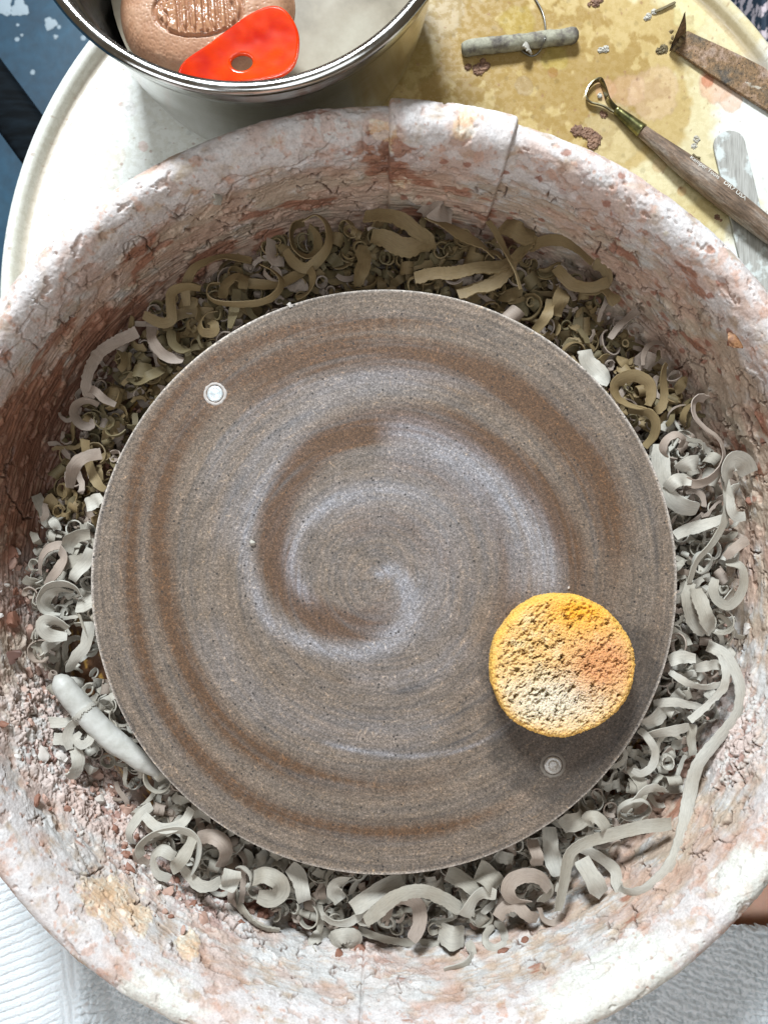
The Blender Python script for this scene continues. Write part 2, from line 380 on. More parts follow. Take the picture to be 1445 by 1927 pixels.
def carve(px, py, n_fine):
    out = np.zeros_like(px); rs = np.random.default_rng(3)
    for c in CRACKS:
        # break each run into short crooked pieces, with a few side branches
        pts = [np.array(c[0], float)]
        for a, b in zip(c, c[1:]):
            a = np.array(a, float); b = np.array(b, float); k = max(1, int(np.linalg.norm(b - a) / 7))
            for i in range(1, k + 1): pts.append(a + (b - a) * i / k + (rs.normal(0, 1.3, 2) if i < k else 0))
        segs = [(p, q, 1.0) for p, q in zip(pts, pts[1:])]
        for p, q in list(zip(pts, pts[1:])):
            if rs.random() < .10:
                d = (q - p); d = np.array([-d[1], d[0]]) * rs.choice([-1, 1]) * rs.uniform(.5, 1.5) + d * rs.uniform(-.5, .5); e = p + d; segs.append((p, e, .6)); segs.append((e, e + d * .6 + rs.normal(0, 3, 2), .4))
        P_ = np.array([s_[0] for s_ in segs] + [s_[1] for s_ in segs]); m = (px > P_[:, 0].min() - 6) & (px < P_[:, 0].max() + 6) & (py > P_[:, 1].min() - 6) & (py < P_[:, 1].max() + 6)
        if not m.any(): continue
        X = px[m]; Y = py[m]; v = out[m]; nf = n_fine[m]
        for p, q, w in segs:
            v = np.maximum(v, sst(1.0, .25, seg_dist(X, Y, p, q) / (1.5 * w * (1 + 1.1 * nf) + .55)))
        out[m] = v
    return out
def seg_dist(X, Y, a, b):
    ax, ay = a; bx, by = b; dx, dy = bx - ax, by - ay; L = dx * dx + dy * dy + 1e-12
    t = np.clip(((X - ax) * dx + (Y - ay) * dy) / L, 0, 1); return np.hypot(X - ax - t * dx, Y - ay - t * dy)
def pan_fields(A, offset=0.0, cover=False):
    """A: angles (nu,) -> vertices, colours, roughness; the surface carries crust, cracks, lumps"""
    nu = len(A); nv = len(PR)
    R = np.repeat(PR[None], nu, 0); H = np.repeat(PH[None], nu, 0); Sg = np.repeat(PS[None], nu, 0); T = np.repeat(A[:, None], nv, 1)
    tr = np.gradient(PR); th = np.gradient(PH); L = np.hypot(tr, th); NR = (-th / L)[None]; NH = (tr / L)[None]   # normal pointing inwards / up
    U = T * RU
    px, py = topix((PANX + R * np.cos(T)) / 1000, R * np.sin(T) / 1000, ZB + H / 1000)
    red = region(px, py, RED); wht = region(px, py, WHT); cop = region(px, py, COP); crk = region(px, py, CRK); cru = region(px, py, CRU)
    wallm = sst(30, 52, Sg) * sst(152, 142, Sg)                 # where the crust sticks
    rim = sst(101, 114, Sg)
    n_lo = fbm(U / 45, Sg / 28, 1, 4); n_mid = fbm(U / 12, Sg / 9, 2, 4); n_fine = fbm(U / 3.0, Sg / 2.6, 4, 4); n_rough = fbm(U / 1.3, Sg / 1.2, 6, 2)
    wx = U + 5 * n_mid + 3.0 * fbm(U / 9, Sg / 9, 21, 3) ; wy = Sg * 1.25 + 5 * fbm(U / 13, Sg / 13, 22, 3) + 2 * fbm(U / 4, Sg / 4, 24, 2)
    streak = fbm(U / 26 + .2 * n_mid, Sg / 1.5, 9, 4); streak2 = fbm(U / 60, Sg / .9, 13, 3)
    # cracks: three sizes of plates, each only in places
    f1, f2, cid = voro(wx / 19, wy / 15, 41); e1 = (f2 - f1) * 17
    g1, g2, gid = voro(wx / 8.5, wy / 6.5, 43); e2 = (g2 - g1) * 7.5
    cm1 = sst(-.02, .22, fbm(U / 24, Sg / 20, 51, 3) + crk * .6 - .17); cm2 = sst(.05, .35, fbm(U / 16, Sg / 12, 53, 3) + crk * .55 - .36)
    w1 = .55 + .4 * n_fine
    k1 = sst(1.15, .35, e1 / (w1 + .45)) * cm1 * (1 - .8 * rim); k2 = sst(.55, .03, e2 / .6) * cm2 * (1 - rim)
    lip1 = sst(3.2, .4, e1) * cm1; lip2 = sst(1.8, .3, e2) * cm2
    smooth0 = sst(.25, .75, red - .4 * cru); cm1 = cm1 * (1 - .6 * smooth0) * (1 - .5 * rim); cm2 = cm2 * (1 - .8 * smooth0); k1 = k1 * (1 - .6 * smooth0) * (1 - .4 * rim); k2 = k2 * (1 - .8 * smooth0)
    # crust thickness
    thick = 1.3 + 1.9 * n_lo + .85 * n_mid
    crumb = sst(.0, .8, cru + .35 * n_lo)
    v1, v2, vid = voro(U / 5.2 + n_fine * .5, Sg / 4.4 + n_mid * .3, 61); lump = (1 - np.clip(v1, 0, 1)) * (.4 + vid) * (v2 - v1 > .05)
    v3, v4, vid2 = voro(U / 2.1 + n_fine * .4, Sg / 2.1, 63); lump2 = (1 - np.clip(v3, 0, 1)) * (.3 + vid2)
    disp = thick * .75 + lip1 * (.35 + .5 * cid) + lip2 * (.25 + .25 * gid) + (cid - .5) * .7 * cm1 + (gid - .5) * .8 * cm2
    v5, v6, vid5 = voro(U / 9.5 + n_fine * .6, Sg / 7 + n_mid * .5, 67); lump5 = (1 - np.clip(v5, 0, 1)) * (.2 + vid5)
    disp += crumb * (3.2 * lump5 + 1.6 * lump + .8 * lump2) + (.24 + .2 * crumb) * n_fine + .10 * n_rough * (.3 + cru)
    base_red = sst(80, 52, Sg) * sst(1250, 900, py) * .30; red = red + base_red * (1 - .4 * sst(800, 1400, px))
    smoothm = sst(.25, .75, red - .4 * cru)                      # throwing-water smears: smooth and streaked
    disp = disp * (1 - .55 * smoothm) + .55 * streak * (.12 + smoothm) + .10 * streak2 * (.2 + smoothm)
    flake = sst(.30, .38, fbm(U / 10, Sg / 6, 71, 4) + .12 * n_fine + .18 * sst(.2, .6, cop))   # patches where the crust came off
    # blobs of flung clay
    b1, b2, bid = voro(U / 15 + .15 * n_mid, Sg / 11, 81); blob = sst(.30, .12, b1 * (1 + .7 * n_fine) / (.25 + bid * .9)) * (bid > .52)
    disp += blob * 1.4 * (.3 + .7 * bid)
    disp = (disp - .7) * wallm * (1 - .68 * rim) + .7 * wallm + rim * wallm * (.12 * n_rough + .15 * n_fine) - (k1 * 2.4 + k2 * 1.3) * wallm
    disp -= flake * .9 * wallm
    kc = carve(px, py, n_fine)
    kc = kc * (1 - .75 * rim); disp -= kc * 3.0
    seam = 1.5 * np.exp(-((U - (-PI / 2 - .060) * RU) / .65) ** 2) if not cover else np.zeros_like(U)
    disp -= seam * 1.2 * sst(28, 34, Sg) * sst(140, 120, Sg)
    disp = disp + offset
    V = np.stack([(PANX + (R + NR * disp) * np.cos(T)) / 1000, (R + NR * disp) * np.sin(T) / 1000, ZB + (H + NH * disp) / 1000], -1)
    # ---- colour
    base = np.array([.47, .365, .28]); col = np.ones(R.shape + (3,)) * base
    col = lerp(col, (.40, .335, .24), sst(-.1, .5, n_lo + .3 * n_mid) * .6)
    col = lerp(col, (.56, .565, .56), sst(.05, .5, wht + .45 * n_mid + .25 * streak + .15 * n_lo) * .85)
    col = lerp(col, (.60, .555, .54), rim * sst(-.7, .1, n_mid + .3 * n_fine) * .9)
    col = col * (1 + ((cid - .5) * .30 * cm1 + (gid - .5) * .22 * cm2) * wallm)[..., None]
    pink = sst(.08, .34, .8 * fbm(U / 40, Sg / 22, 91, 5) + .5 * red + .06 * streak)
    col = lerp(col, (.49, .31, .235), pink * .55)
    redm = sst(.40, .48, .66 * fbm(U / 44, Sg / 18, 93, 4) + .55 * red + .08 * streak - .05 * rim)
    col = lerp(col, (.31, .135, .08), redm * .9)
    umb = sst(.56, .74, .5 * fbm(U / 9, Sg / 5, 95, 4) + .55 * red + .2 * streak2 + .2 * crumb * vid)
    col = lerp(col, (.15, .07, .045), umb * .7)
    smear = sst(.15, .5, streak * .9 + .2 * n_mid); col = lerp(col, (.52, .36, .25), smear * smoothm * .4)
    pl = crumb * sst(.45, .55, .5 * vid + .5 * vid5 + .5 * n_mid)
    col = lerp(col, (.62, .58, .55), crumb * .5); col = lerp(col, (.54, .38, .32), pl * .6); col = lerp(col, (.33, .16, .12), crumb * sst(.30, .26, .5 * vid + .5 * vid5 + .3 * n_mid) * .8)
    # red spots flung on the wall
    s1, s2, sid = voro(U / 9.5, Sg / 8, 101); spot = sst(.22, .16, s1 * (1 + .5 * n_fine) / (.22 + sid)) * (sid > .74) * sst(1400, 1150, py) * sst(.0, .5, region(px, py, [(1330, 700, 260, 1), (1150, 420, 160, 1), (850, 330, 130, .8), (1250, 520, 150, .6)]))
    col = lerp(col, (.31, .135, .09), spot * .85 * wallm)
    s1, s2, sid = voro(U / 4, Sg / 4, 103); spot = sst(.12, .08, s1) * (sid > .88); col = lerp(col, (.30, .15, .10), spot * .7)
    cpm = .8 * sst(.42, .54, .70 * cop + .34 * n_mid + .22 * n_lo + .14 * n_fine + .1 * streak); 
    cc = lerp(np.ones(R.shape + (3,)) * np.array([.66, .43, .24]), (.72, .66, .52), sst(-.1, .5, .3 * streak + .5 * n_mid + .5 * n_fine)); 
    col = col * (1 - (cpm * .9)[..., None]) + cc * (cpm * .9)[..., None]
    fl = (flake * wallm * (1 - cpm)); col = lerp(col, (.40, .24, .17), fl * .45)
    # clean plastic showing on the rim near the potter and right side
    pc = sst(.45, .6, rim * (region(px, py, [(1150, 1880, 220, .8), (200, 1880, 130, .25), (330, 1900, 160, .5), (1420, 1640, 120, .6), (1250, 430, 60, .2), (1400, 560, 80, .4), (20, 560, 60, .3)])) + .18 * n_mid + .1 * streak)
    col = lerp(col, (.66, .665, .60), pc * .8)
    col = lerp(col, (.13, .075, .05), np.clip(np.maximum(k1, kc) * 1.2, 0, 1) * wallm * .9); col = lerp(col, (.20, .13, .09), k2 * wallm * .8)
    # terracotta spatter and worn pink patches on the rim
    rm = rim * (1 - pc * .7); q_ = fbm(U / 9, Sg / 9, 111, 5); col = lerp(col, (.50, .27, .18), rm * sst(.30, .38, q_ + .08 * n_fine) * .5); col = lerp(col, (.64, .62, .615), rm * sst(.10, .2, fbm(U / 14, Sg / 9, 113, 4)) * .5)
    s1, s2, sid = voro(U / 3.4, Sg / 3.4, 115); col = lerp(col, (.46, .24, .16), rim * sst(.26, .16, s1 * (1 + .6 * n_fine)) * (sid > .80) * sst(-.1, .3, n_lo + region(px, py, [(100, 1640, 200, .6), (1250, 450, 150, .4)])) * .6)
    # wet floor of the pan
    flo = sst(44, 36, Sg); wet = sst(-.2, .25, n_mid + .5 * streak)
    fc = lerp(np.ones(R.shape + (3,)) * np.array([.16, .075, .035]), (.58, .33, .08), sst(.12, .3, streak + .5 * n_mid - .08)); fc = lerp(fc, (.36, .24, .15), sst(.2, .5, n_lo + .4 * n_mid) * .6)
    col = col * (1 - flo[..., None]) + fc * flo[..., None]
    outer = sst(148, 156, Sg); col = lerp(col, (.72, .70, .60), outer)
    rgh = .74 - .35 * flo - .22 * smoothm * wallm - .30 * pc - .2 * cpm + .1 * crumb
    return V, col, rgh
def build_pan():
    root = empty('splash_pan', (0, 0, 0)); tag(root, 'round two piece splash pan crusted with cracked dried clay around the bat', 'splash pan')
    a0 = PI / 2 - .0085; seam = -PI / 2 - .060
    for (s, e) in ((seam, a0), (a0 - 2 * PI, seam)):
        nu = int(abs(e - s) * RU / .50); A = np.linspace(s, e, nu)
        # keep one continuous angle range for the noise
        V, col, rgh = pan_fields(A)
        link('pan_half', mesh_np('pan_half', V.reshape(-1, 3), grid_faces(nu, len(PR)), True, col.reshape(-1, 3), {'Rgh': rgh.ravel()}), M_PAN, root)
    # the overlapping tongue of the right half at the top
    nu = int(.272 * RU / .5); A = np.linspace(PI / 2 - .272 - .004, PI / 2 - .004, nu)
    V, col, rgh = pan_fields(A, 0.0, True)
    V0, c0, r0 = V, col, rgh
    tr = np.gradient(PR); th = np.gradient(PH); L = np.hypot(tr, th); NR = (-th / L); NH = (tr / L)
    i0 = int(np.argmin(abs(PS - 60))); i1 = int(np.argmin(abs(PS - 156)))
    off = np.full((nu, len(PR)), 3.8)
    edge = np.minimum(np.arange(nu), np.arange(nu)[::-1]) * .5
    inn = (PS - PS[i0])[None]
    corner = np.minimum(edge[:, None], inn)
    off = off * np.clip(corner / 1.3, 0, 1) ** .5 - .6
    # round the lower corners and leave the lower edge ragged
    T = A[:, None]
    Vc = V + np.stack([NR[None] * off * np.cos(T), NR[None] * off * np.sin(T), np.repeat(NH[None], nu, 0) * off], -1) / 1000
    Vc = Vc[:, i0:i1]; col = col[:, i0:i1]; rgh = rgh[:, i0:i1]
    link('pan_joint_overlap', mesh_np('pan_joint_overlap', Vc.reshape(-1, 3), grid_faces(nu, i1 - i0), True, col.reshape(-1, 3), {'Rgh': rgh.ravel()}), M_PAN, root)
build_pan()

# ------------------------------------------------------------------ the bat with its slip spiral
BR = 0.1524
def polyline_glow(X, Y, pts, width, taper=True, fade=None, pw=2.0):
    c = smooth_poly(pts, 90); best = np.full(X.shape, 1e9); par = np.zeros(X.shape)
    for i in range(len(c)):
        d = (X - c[i, 0]) ** 2 + (Y - c[i, 1]) ** 2
        m = d < best; best[m] = d[m]; par[m] = i / (len(c) - 1)
    g = np.exp(-(np.sqrt(best) / width) ** pw)
    if fade: g = g * sst(1.0, fade, par)
    if taper: g = g * sst(-.02, .12, par) * sst(1.02, .82, par)
    return g
def build_bat():
    rr = np.r_[np.linspace(.0001, BR - .0012, 190), [BR - .0005, BR - .0001, BR, BR, BR - .0005, BR - .002, .0001]]
    hh = np.r_[np.zeros(190), [-.1, -.5, -1.2, -11, -11.8, -12.2, -12.2]]
    nu = 640; a = np.linspace(0, 2 * PI, nu, endpoint=False)
    X = rr[None] * np.cos(a)[:, None]; Y = rr[None] * np.sin(a)[:, None]; Z = np.repeat(hh[None], nu, 0)
    px, py = topix(X, Y, ZB); R = np.hypot(X, Y) * 1000
    dk = polyline_glow(px, py, [(735, 1105), (733, 1135), (708, 1168), (666, 1178), (614, 1168), (569, 1141), (535, 1099), (518, 1051), (515, 995), (528, 943), (558, 888), (604, 840), (680, 805), (760, 792), (850, 805), (930, 850), (990, 900), (1035, 960), (1065, 1020), (1085, 1080), (1092, 1140), (1085, 1200)], 32, pw=3.2)
    dk2 = polyline_glow(px, py, [(700, 862), (800, 872), (890, 930), (940, 1000), (962, 1080), (955, 1160), (920, 1230)], 30) * .45
    dk3 = polyline_glow(px, py, [(640, 1010), (740, 985), (820, 1030), (850, 1090)], 26) * .3
    ra = polyline_glow(px, py, [(980, 1500), (880, 1545), (760, 1568), (640, 1560), (500, 1520), (380, 1430), (290, 1300), (252, 1150), (245, 1000), (272, 850), (340, 740), (430, 665), (560, 620), (700, 605), (850, 612), (960, 660)], 17)
    rb = polyline_glow(px, py, [(1190, 1080), (1170, 980), (1130, 880), (1050, 790), (940, 710), (820, 660), (680, 650), (540, 670), (430, 720), (350, 810), (310, 900), (298, 1000), (308, 1100), (332, 1200), (380, 1310), (450, 1390), (560, 1450), (700, 1475), (800, 1470), (900, 1440)], 22) * .95
    rd = 0
    rc = polyline_glow(px, py, [(420, 800), (560, 700), (720, 680), (880, 700), (1020, 790), (1100, 900), (1140, 1020), (1150, 1150)], 30) * .7
    l1 = polyline_glow(px, py, [(700, 1075), (742, 1082), (772, 1110), (776, 1144), (756, 1184), (725, 1210), (680, 1228), (621, 1224), (569, 1206), (515, 1175), (482, 1120), (465, 1050), (470, 980), (500, 905), (560, 820), (640, 765), (740, 735)], 16, fade=.30)
    l2 = polyline_glow(px, py, [(600, 1150), (569, 1113), (550, 1065), (557, 1015), (578, 982), (614, 950), (663, 931), (725, 922), (784, 931), (835, 962), (870, 1010), (875, 1070)], 14, fade=.2) * .95
    l3 = polyline_glow(px, py, [(700, 812), (780, 820), (850, 848), (920, 895), (975, 950), (1005, 1000), (1025, 1060), (1030, 1130), (1000, 1190)], 26) * .95
    l4 = polyline_glow(px, py, [(600, 1395), (700, 1417), (800, 1422), (900, 1400), (960, 1360), (1010, 1310)], 5) * .7
    l5 = polyline_glow(px, py, [(380, 950), (430, 830), (540, 740), (680, 710), (800, 710), (920, 750)], 20) * .35
    hk = polyline_glow(px, py, [(715, 1078), (735, 1072), (752, 1082), (765, 1105), (768, 1130)], 11, False); l1 = l1 + hk * .9; cen = np.exp(-((px - 740) ** 2 + (py - 1090) ** 2) / 230 ** 2); l5x = 0
    l6 = polyline_glow(px, py, [(640, 1270), (740, 1280), (840, 1250), (900, 1190)], 20) * .3
    th = np.arctan2(Y, X)
    spx = R / 152 ; ang = (th + 1.2 * spx * 2)
    q1 = fbm(np.cos(ang) * 1.6 + R / 7, np.sin(ang) * 1.6 + R / 60, 5, 4); q2 = fbm(np.cos(ang) * 1.3 + R / 3.0, np.sin(ang) * 1.3, 15, 3)
    q3 = fbm(px / 60, py / 60, 35, 4)
    h1 = polyline_glow(px, py, [(600, 1010), (640, 960), (725, 935), (800, 960), (835, 1030), (810, 1120), (740, 1190), (650, 1210)], 60); h3 = polyline_glow(px, py, [(700, 850), (800, 860), (880, 910), (950, 990), (985, 1080), (980, 1180)], 42); h4 = polyline_glow(px, py, [(430, 1060), (440, 960), (500, 850), (600, 760), (720, 725), (850, 735)], 34); h5 = polyline_glow(px, py, [(380, 1150), (450, 1290), (580, 1360), (740, 1380), (880, 1350)], 40)
    q4 = fbm(np.cos(ang) * 1.1 + R / 1.15, np.sin(ang) * 1.1, 19, 2)
    stk = np.clip(1 + .55 * q2 + .35 * q4 + .3 * q1, .25, 1.7)
    dark = np.clip(dk * 1.1 + dk2 + dk3 + ra + rb + rc, 0, 1.3) * stk + .22 * q1 + .10 * q4
    stk = np.clip(1 - .65 * q2 + .5 * q4, .15, 1.8)
    light = .14 * cen + .30 * h1 + .36 * h3 + .34 * h4 + .26 * h5 + .85 * np.clip(l1 + l2 * 1.1 + l3 + l4 + l5 + l6, 0, 1.3) * stk - .10 * q2 - .12 * q1
    col = np.ones(X.shape + (3,)) * np.array([.136, .104, .078])
    col = col * (1 + .26 * q1 + .42 * q2 + .40 * q4 + .18 * q3)[..., None]
    col = lerp(col, (.078, .034, .010), np.clip(dark * 1.15, 0, 1) * .88)
    col = lerp(col, (.30, .305, .335), np.clip(light, 0, 1) * .55)
    painted_shade = sst(1.0, .78, np.hypot(px - 1090, py - 1345) / 205 + .22 * fbm(x_ := X * 1000 / 18, Y * 1000 / 18, 44, 4)); col = col * (1 - .5 * painted_shade[..., None])  # soft shade below and right of the sponge, painted into the bat's colour
    # edge reflection painted as a pale outline; dried slip round the pin
    ed = sst(BR * 1000 - 1.6, BR * 1000 - .3, R + .5 * q2); col = lerp(col, (.50, .45, .40), ed * .75)
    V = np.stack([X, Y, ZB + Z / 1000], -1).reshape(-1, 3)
    n = N('hardboard_bat', (.2, .17, .15), .62)
    c = n.attr('Col')
    s1 = n.noise(620, 3, .75); s2 = n.noise(1250, 2, .6, .6); s3 = n.noise(140, 3, .6)
    c = n.mix(1.0, c, n.ramp(s1, [(.30, .50), (.46, .90), (.56, 1.10), (.70, 1.7)]), 'MULTIPLY')
    c = n.mix(1.0, c, n.ramp(s2, [(.30, .60), (.50, 1.0), (.68, 1.6)]), 'MULTIPLY')
    c = n.mix(1.0, c, n.ramp(s3, [(.35, (.90, .88, .86)), (.65, (1.1, 1.1, 1.12))]), 'MULTIPLY')
    for i, rot in enumerate((0.5, 1.25, 2.1, 2.75)):      # wood fibres in several directions
        mp = n.new('ShaderNodeMapping'); mp.inputs['Rotation'].default_value = (0, 0, rot); n.l(n.coord(), mp.inputs[0])
        m2 = n.new('ShaderNodeMapping'); m2.inputs['Scale'].default_value = (950, 190, 1); m2.inputs['Location'].default_value = (i * 3.3, i * 7.7, 0); n.l(mp.outputs[0], m2.inputs[0])
        fb = n.noise(1.0, 1, .5, .8, vec=m2.outputs[0])
        c = n.mix(n.ramp(fb, [(.68, 0.0), (.76, .5)]), c, n.mix(1.0, c, (2.1, 1.9, 1.6), 'MULTIPLY'))
    pit = n.voro(170); pc = n.math('LESS_THAN', pit, .10)
    c = n.mix(n.math('MULTIPLY', pc, .85), c, (.02, .016, .014))
    n.color(c); n.rough(n.ramp(s1, [(.3, .8), (.7, .5)]))
    n.bump(n.math('SUBTRACT', n.math('ADD', n.math('MULTIPLY', s1, .9), n.math('MULTIPLY', s2, .5)), n.math('MULTIPLY', pc, 1.2)), .5, .0004)
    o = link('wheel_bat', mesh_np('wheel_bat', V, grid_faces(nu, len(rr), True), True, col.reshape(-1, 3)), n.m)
    tag(o, 'round brown hardboard bat with a swirled grey slip spiral, in the middle of the pan', 'bat')
    # bat pins of the wheel head, coming up through the bat
    for (px_, py_, r, cc, ro, me, lab) in [(405, 741, 4.2, (.72, .80, .84), .35, .55, 'pale pin head ringed by white dried clay'), (1040, 1440, 4.7, (.30, .27, .24), .12, .0, 'brown glassy domed pin head')]:
        x, y, _ = P(px_, py_, 0)
        prof = [(0, .75), (r * .45, .72), (r * .50, .60), (r * .62, .58), (r * .70, .75), (r * .88, .6), (r, .2), (r, -9)] if me else [(0, 1.1), (r * .4, 1.0), (r * .55, .82), (r * .62, .55), (r * .8, .9), (r * .95, .5), (r, 0), (r, -9)]
        V, Fc = lathe([(q / 1000, h / 1000) for q, h in prof], 40); V[:, 0] += x; V[:, 1] += y; V[:, 2] += ZB
        mt = N('pin_metal' if me else 'wet_pin', cc, ro, Metallic=me); g = mt.noise(900, 4, .6); mt.bump(g, .4, .0004)
        mt.color(mt.mix(mt.ramp(g, [(.45, 0.0), (.6, .7)]), cc, (.70, .68, .63) if me else (.46, .43, .38))); mt.b.inputs['Coat Weight'].default_value = .8
        pin = link('bat_pin', mesh_np('bat_pin', V, Fc), mt.m, wheel); pin['label'] = lab
        # ring of dried slip or clear gap
        k = 90; vs = []; 
        for i in range(k):
            t = 2 * PI * i / k
            for j, (f_, h_) in enumerate([(1.08, 0.05), (1.16, .38), (1.28, .42), (1.42, .02)]):
                rr_ = r * f_ * (1 + .05 * mn.noise(Vector((math.cos(t) * 3, math.sin(t) * 3, j * .8 + me))) + (.07 * mn.noise(Vector((math.cos(t) * 3, math.sin(t) * 3, me + 4))) if j > 1 else 0))
                vs.append((x + rr_ * math.cos(t) / 1000, y + rr_ * math.sin(t) / 1000, ZB + (h_ * (1 + .6 * mn.noise(Vector((math.cos(t) * 4, math.sin(t) * 4, 5)))) - .06) / 1000))
        mm = N('dried_slip_ring' if me else 'worn_hole_edge', (.42, .38, .35) if me else (.17, .145, .12), .8).m
        rg = link('slip_ring', mesh_np('slip_ring', np.array(vs), [tuple(int(q) for q in f) for f in grid_faces(k, 4, True)]), mm, pin)
build_bat()

# ------------------------------------------------------------------ clay shavings
def auto_sharp(me, ang=0.7):
    try:
        me.set_sharp_from_angle(angle=ang)
    except Exception: pass

def ribbon(path, roll, width, thick=.9, seed=0, nc=5, rag=.35, crinkle=0.0, cup=0.0, up=None, taper=(.12, .3)):
    """path (n,3) in mm; roll (n,) radians; returns V (mm), F, uv-per-vertex"""
    p = np.asarray(path, float); n = len(p)
    T = np.gradient(p, axis=0); T /= np.linalg.norm(T, axis=1)[:, None] + 1e-9
    upv = np.repeat(np.array([[0, 0, 1.0]]), n, 0) if up is None else up
    side = np.cross(T, upv); side /= np.linalg.norm(side, axis=1)[:, None] + 1e-9
    nrm = np.cross(side, T)
    c, s = np.cos(roll)[:, None], np.sin(roll)[:, None]
    Wd = side * c + nrm * s; Nd = nrm * c - side * s
    t = np.linspace(0, 1, n)
    w = width * (1 - taper[0] * np.exp(-t * n / 2.5) ) * (1 - taper[1] * np.exp(-(1 - t) * n / 2.5))
    rs = np.random.default_rng(seed)
    w = w * (1 + .10 * np.interp(t, np.linspace(0, 1, 6), rs.uniform(-1, 1, 6)))
    e1 = rag * rs.uniform(-1, 1, n) + rag * 1.2 * np.interp(t, np.linspace(0, 1, 9), rs.uniform(-1, 1, 9)); e2 = rag * .45 * rs.uniform(-1, 1, n)
    wob = crinkle * rs.uniform(-1, 1, (n, nc)) if crinkle else np.zeros((n, nc))
    q = np.linspace(-1, 1, nc)
    V = []
    for sd in (1, -1):
        for j in range(nc):
            off = q[j] * w / 2 + (e1 if j == nc - 1 else (e2 if j == 0 else 0))
            edge = abs(q[j]); tk = thick / 2 * (1 - .15 * edge ** 3)
            cu = cup * (q[j] ** 2) * width * .5
            V.append(p + Wd * np.asarray(off)[:, None] + Nd * (cu + sd * tk + wob[:, j])[:, None])
    V = np.stack(V, 1).reshape(-1, 3)          # index i*(2nc)+k
    m = 2 * nc; Fc = []
    for i in range(n - 1):
        a = i * m; b = a + m
        for j in range(nc - 1):
            Fc.append((a + j, a + j + 1, b + j + 1, b + j)); Fc.append((a + nc + j + 1, a + nc + j, b + nc + j, b + nc + j + 1))
        Fc.append((a + nc, a, b, b + nc)); Fc.append((a + nc - 1, a + 2 * nc - 1, b + 2 * nc - 1, b + nc - 1))
    for i, fl in ((0, 1), (n - 1, 0)):
        a = i * m
        for j in range(nc - 1):
            f = (a + j, a + nc + j, a + nc + j + 1, a + j + 1); Fc.append(f if fl else f[::-1])
    L = np.r_[0, np.cumsum(np.linalg.norm(np.diff(p, axis=0), axis=1))]
    uv = np.stack([np.repeat(L / 10, m), np.tile(np.r_[q, q] * .5 + seed % 7, n)], 1)
    return V, Fc, uv

def shaving_mesh(name, V, Fc, uv, center):
    me = bpy.data.meshes.new(name); me.from_pydata([tuple(v) for v in ((V - center) / 1000)], [], Fc); me.update()
    ul = me.uv_layers.new(name='UVMap'); idx = np.empty(len(me.loops), np.int32); me.loops.foreach_get('vertex_index', idx)
    ul.data.foreach_set('uv', uv[idx].astype(np.float32).ravel())
    me.polygons.foreach_set('use_smooth', [True] * len(me.polygons)); auto_sharp(me)
    return me

def add_shaving(path, roll, width, label, group='clay shavings heaped in the splash pan', name='clay_shaving', mat=None, cat='clay shaving', **kw):
    V, Fc, uv = ribbon(path, roll, width, **kw)
    c = V.mean(0); c[2] = V[:, 2].min()
    me = shaving_mesh(name, V, Fc, uv, c); me.materials.append(mat or random.choice(M_SH))
    o = bpy.data.objects.new(name, me); C.objects.link(o); o.location = (c[0] / 1000, c[1] / 1000, c[2] / 1000)
    tag(o, label, cat, group); return o

LABELS = {}
def clock(px, py):
    a = math.degrees(math.atan2(px - 721, -(py - 1095))) % 360
    names = ['twelve', 'one', 'two', 'three', 'four', 'five', 'six', 'seven', 'eight', 'nine', 'ten', 'eleven']
    k = int(round(a / 15)) % 24
    return names[(k // 2) % 12] + (' o\'clock' if k % 2 == 0 else ' thirty')
def where(px, py):
    d = math.hypot(px - 721, py - 1095)
    z = 'by the bat' if d < 590 else ('by the pan wall' if d > 655 else 'mid heap')
    return f"{z}, {clock(px, py)}"
def uniq(lbl):
    k = LABELS.get(lbl, 0); LABELS[lbl] = k + 1
    if k: print('DUP', lbl)
    return lbl

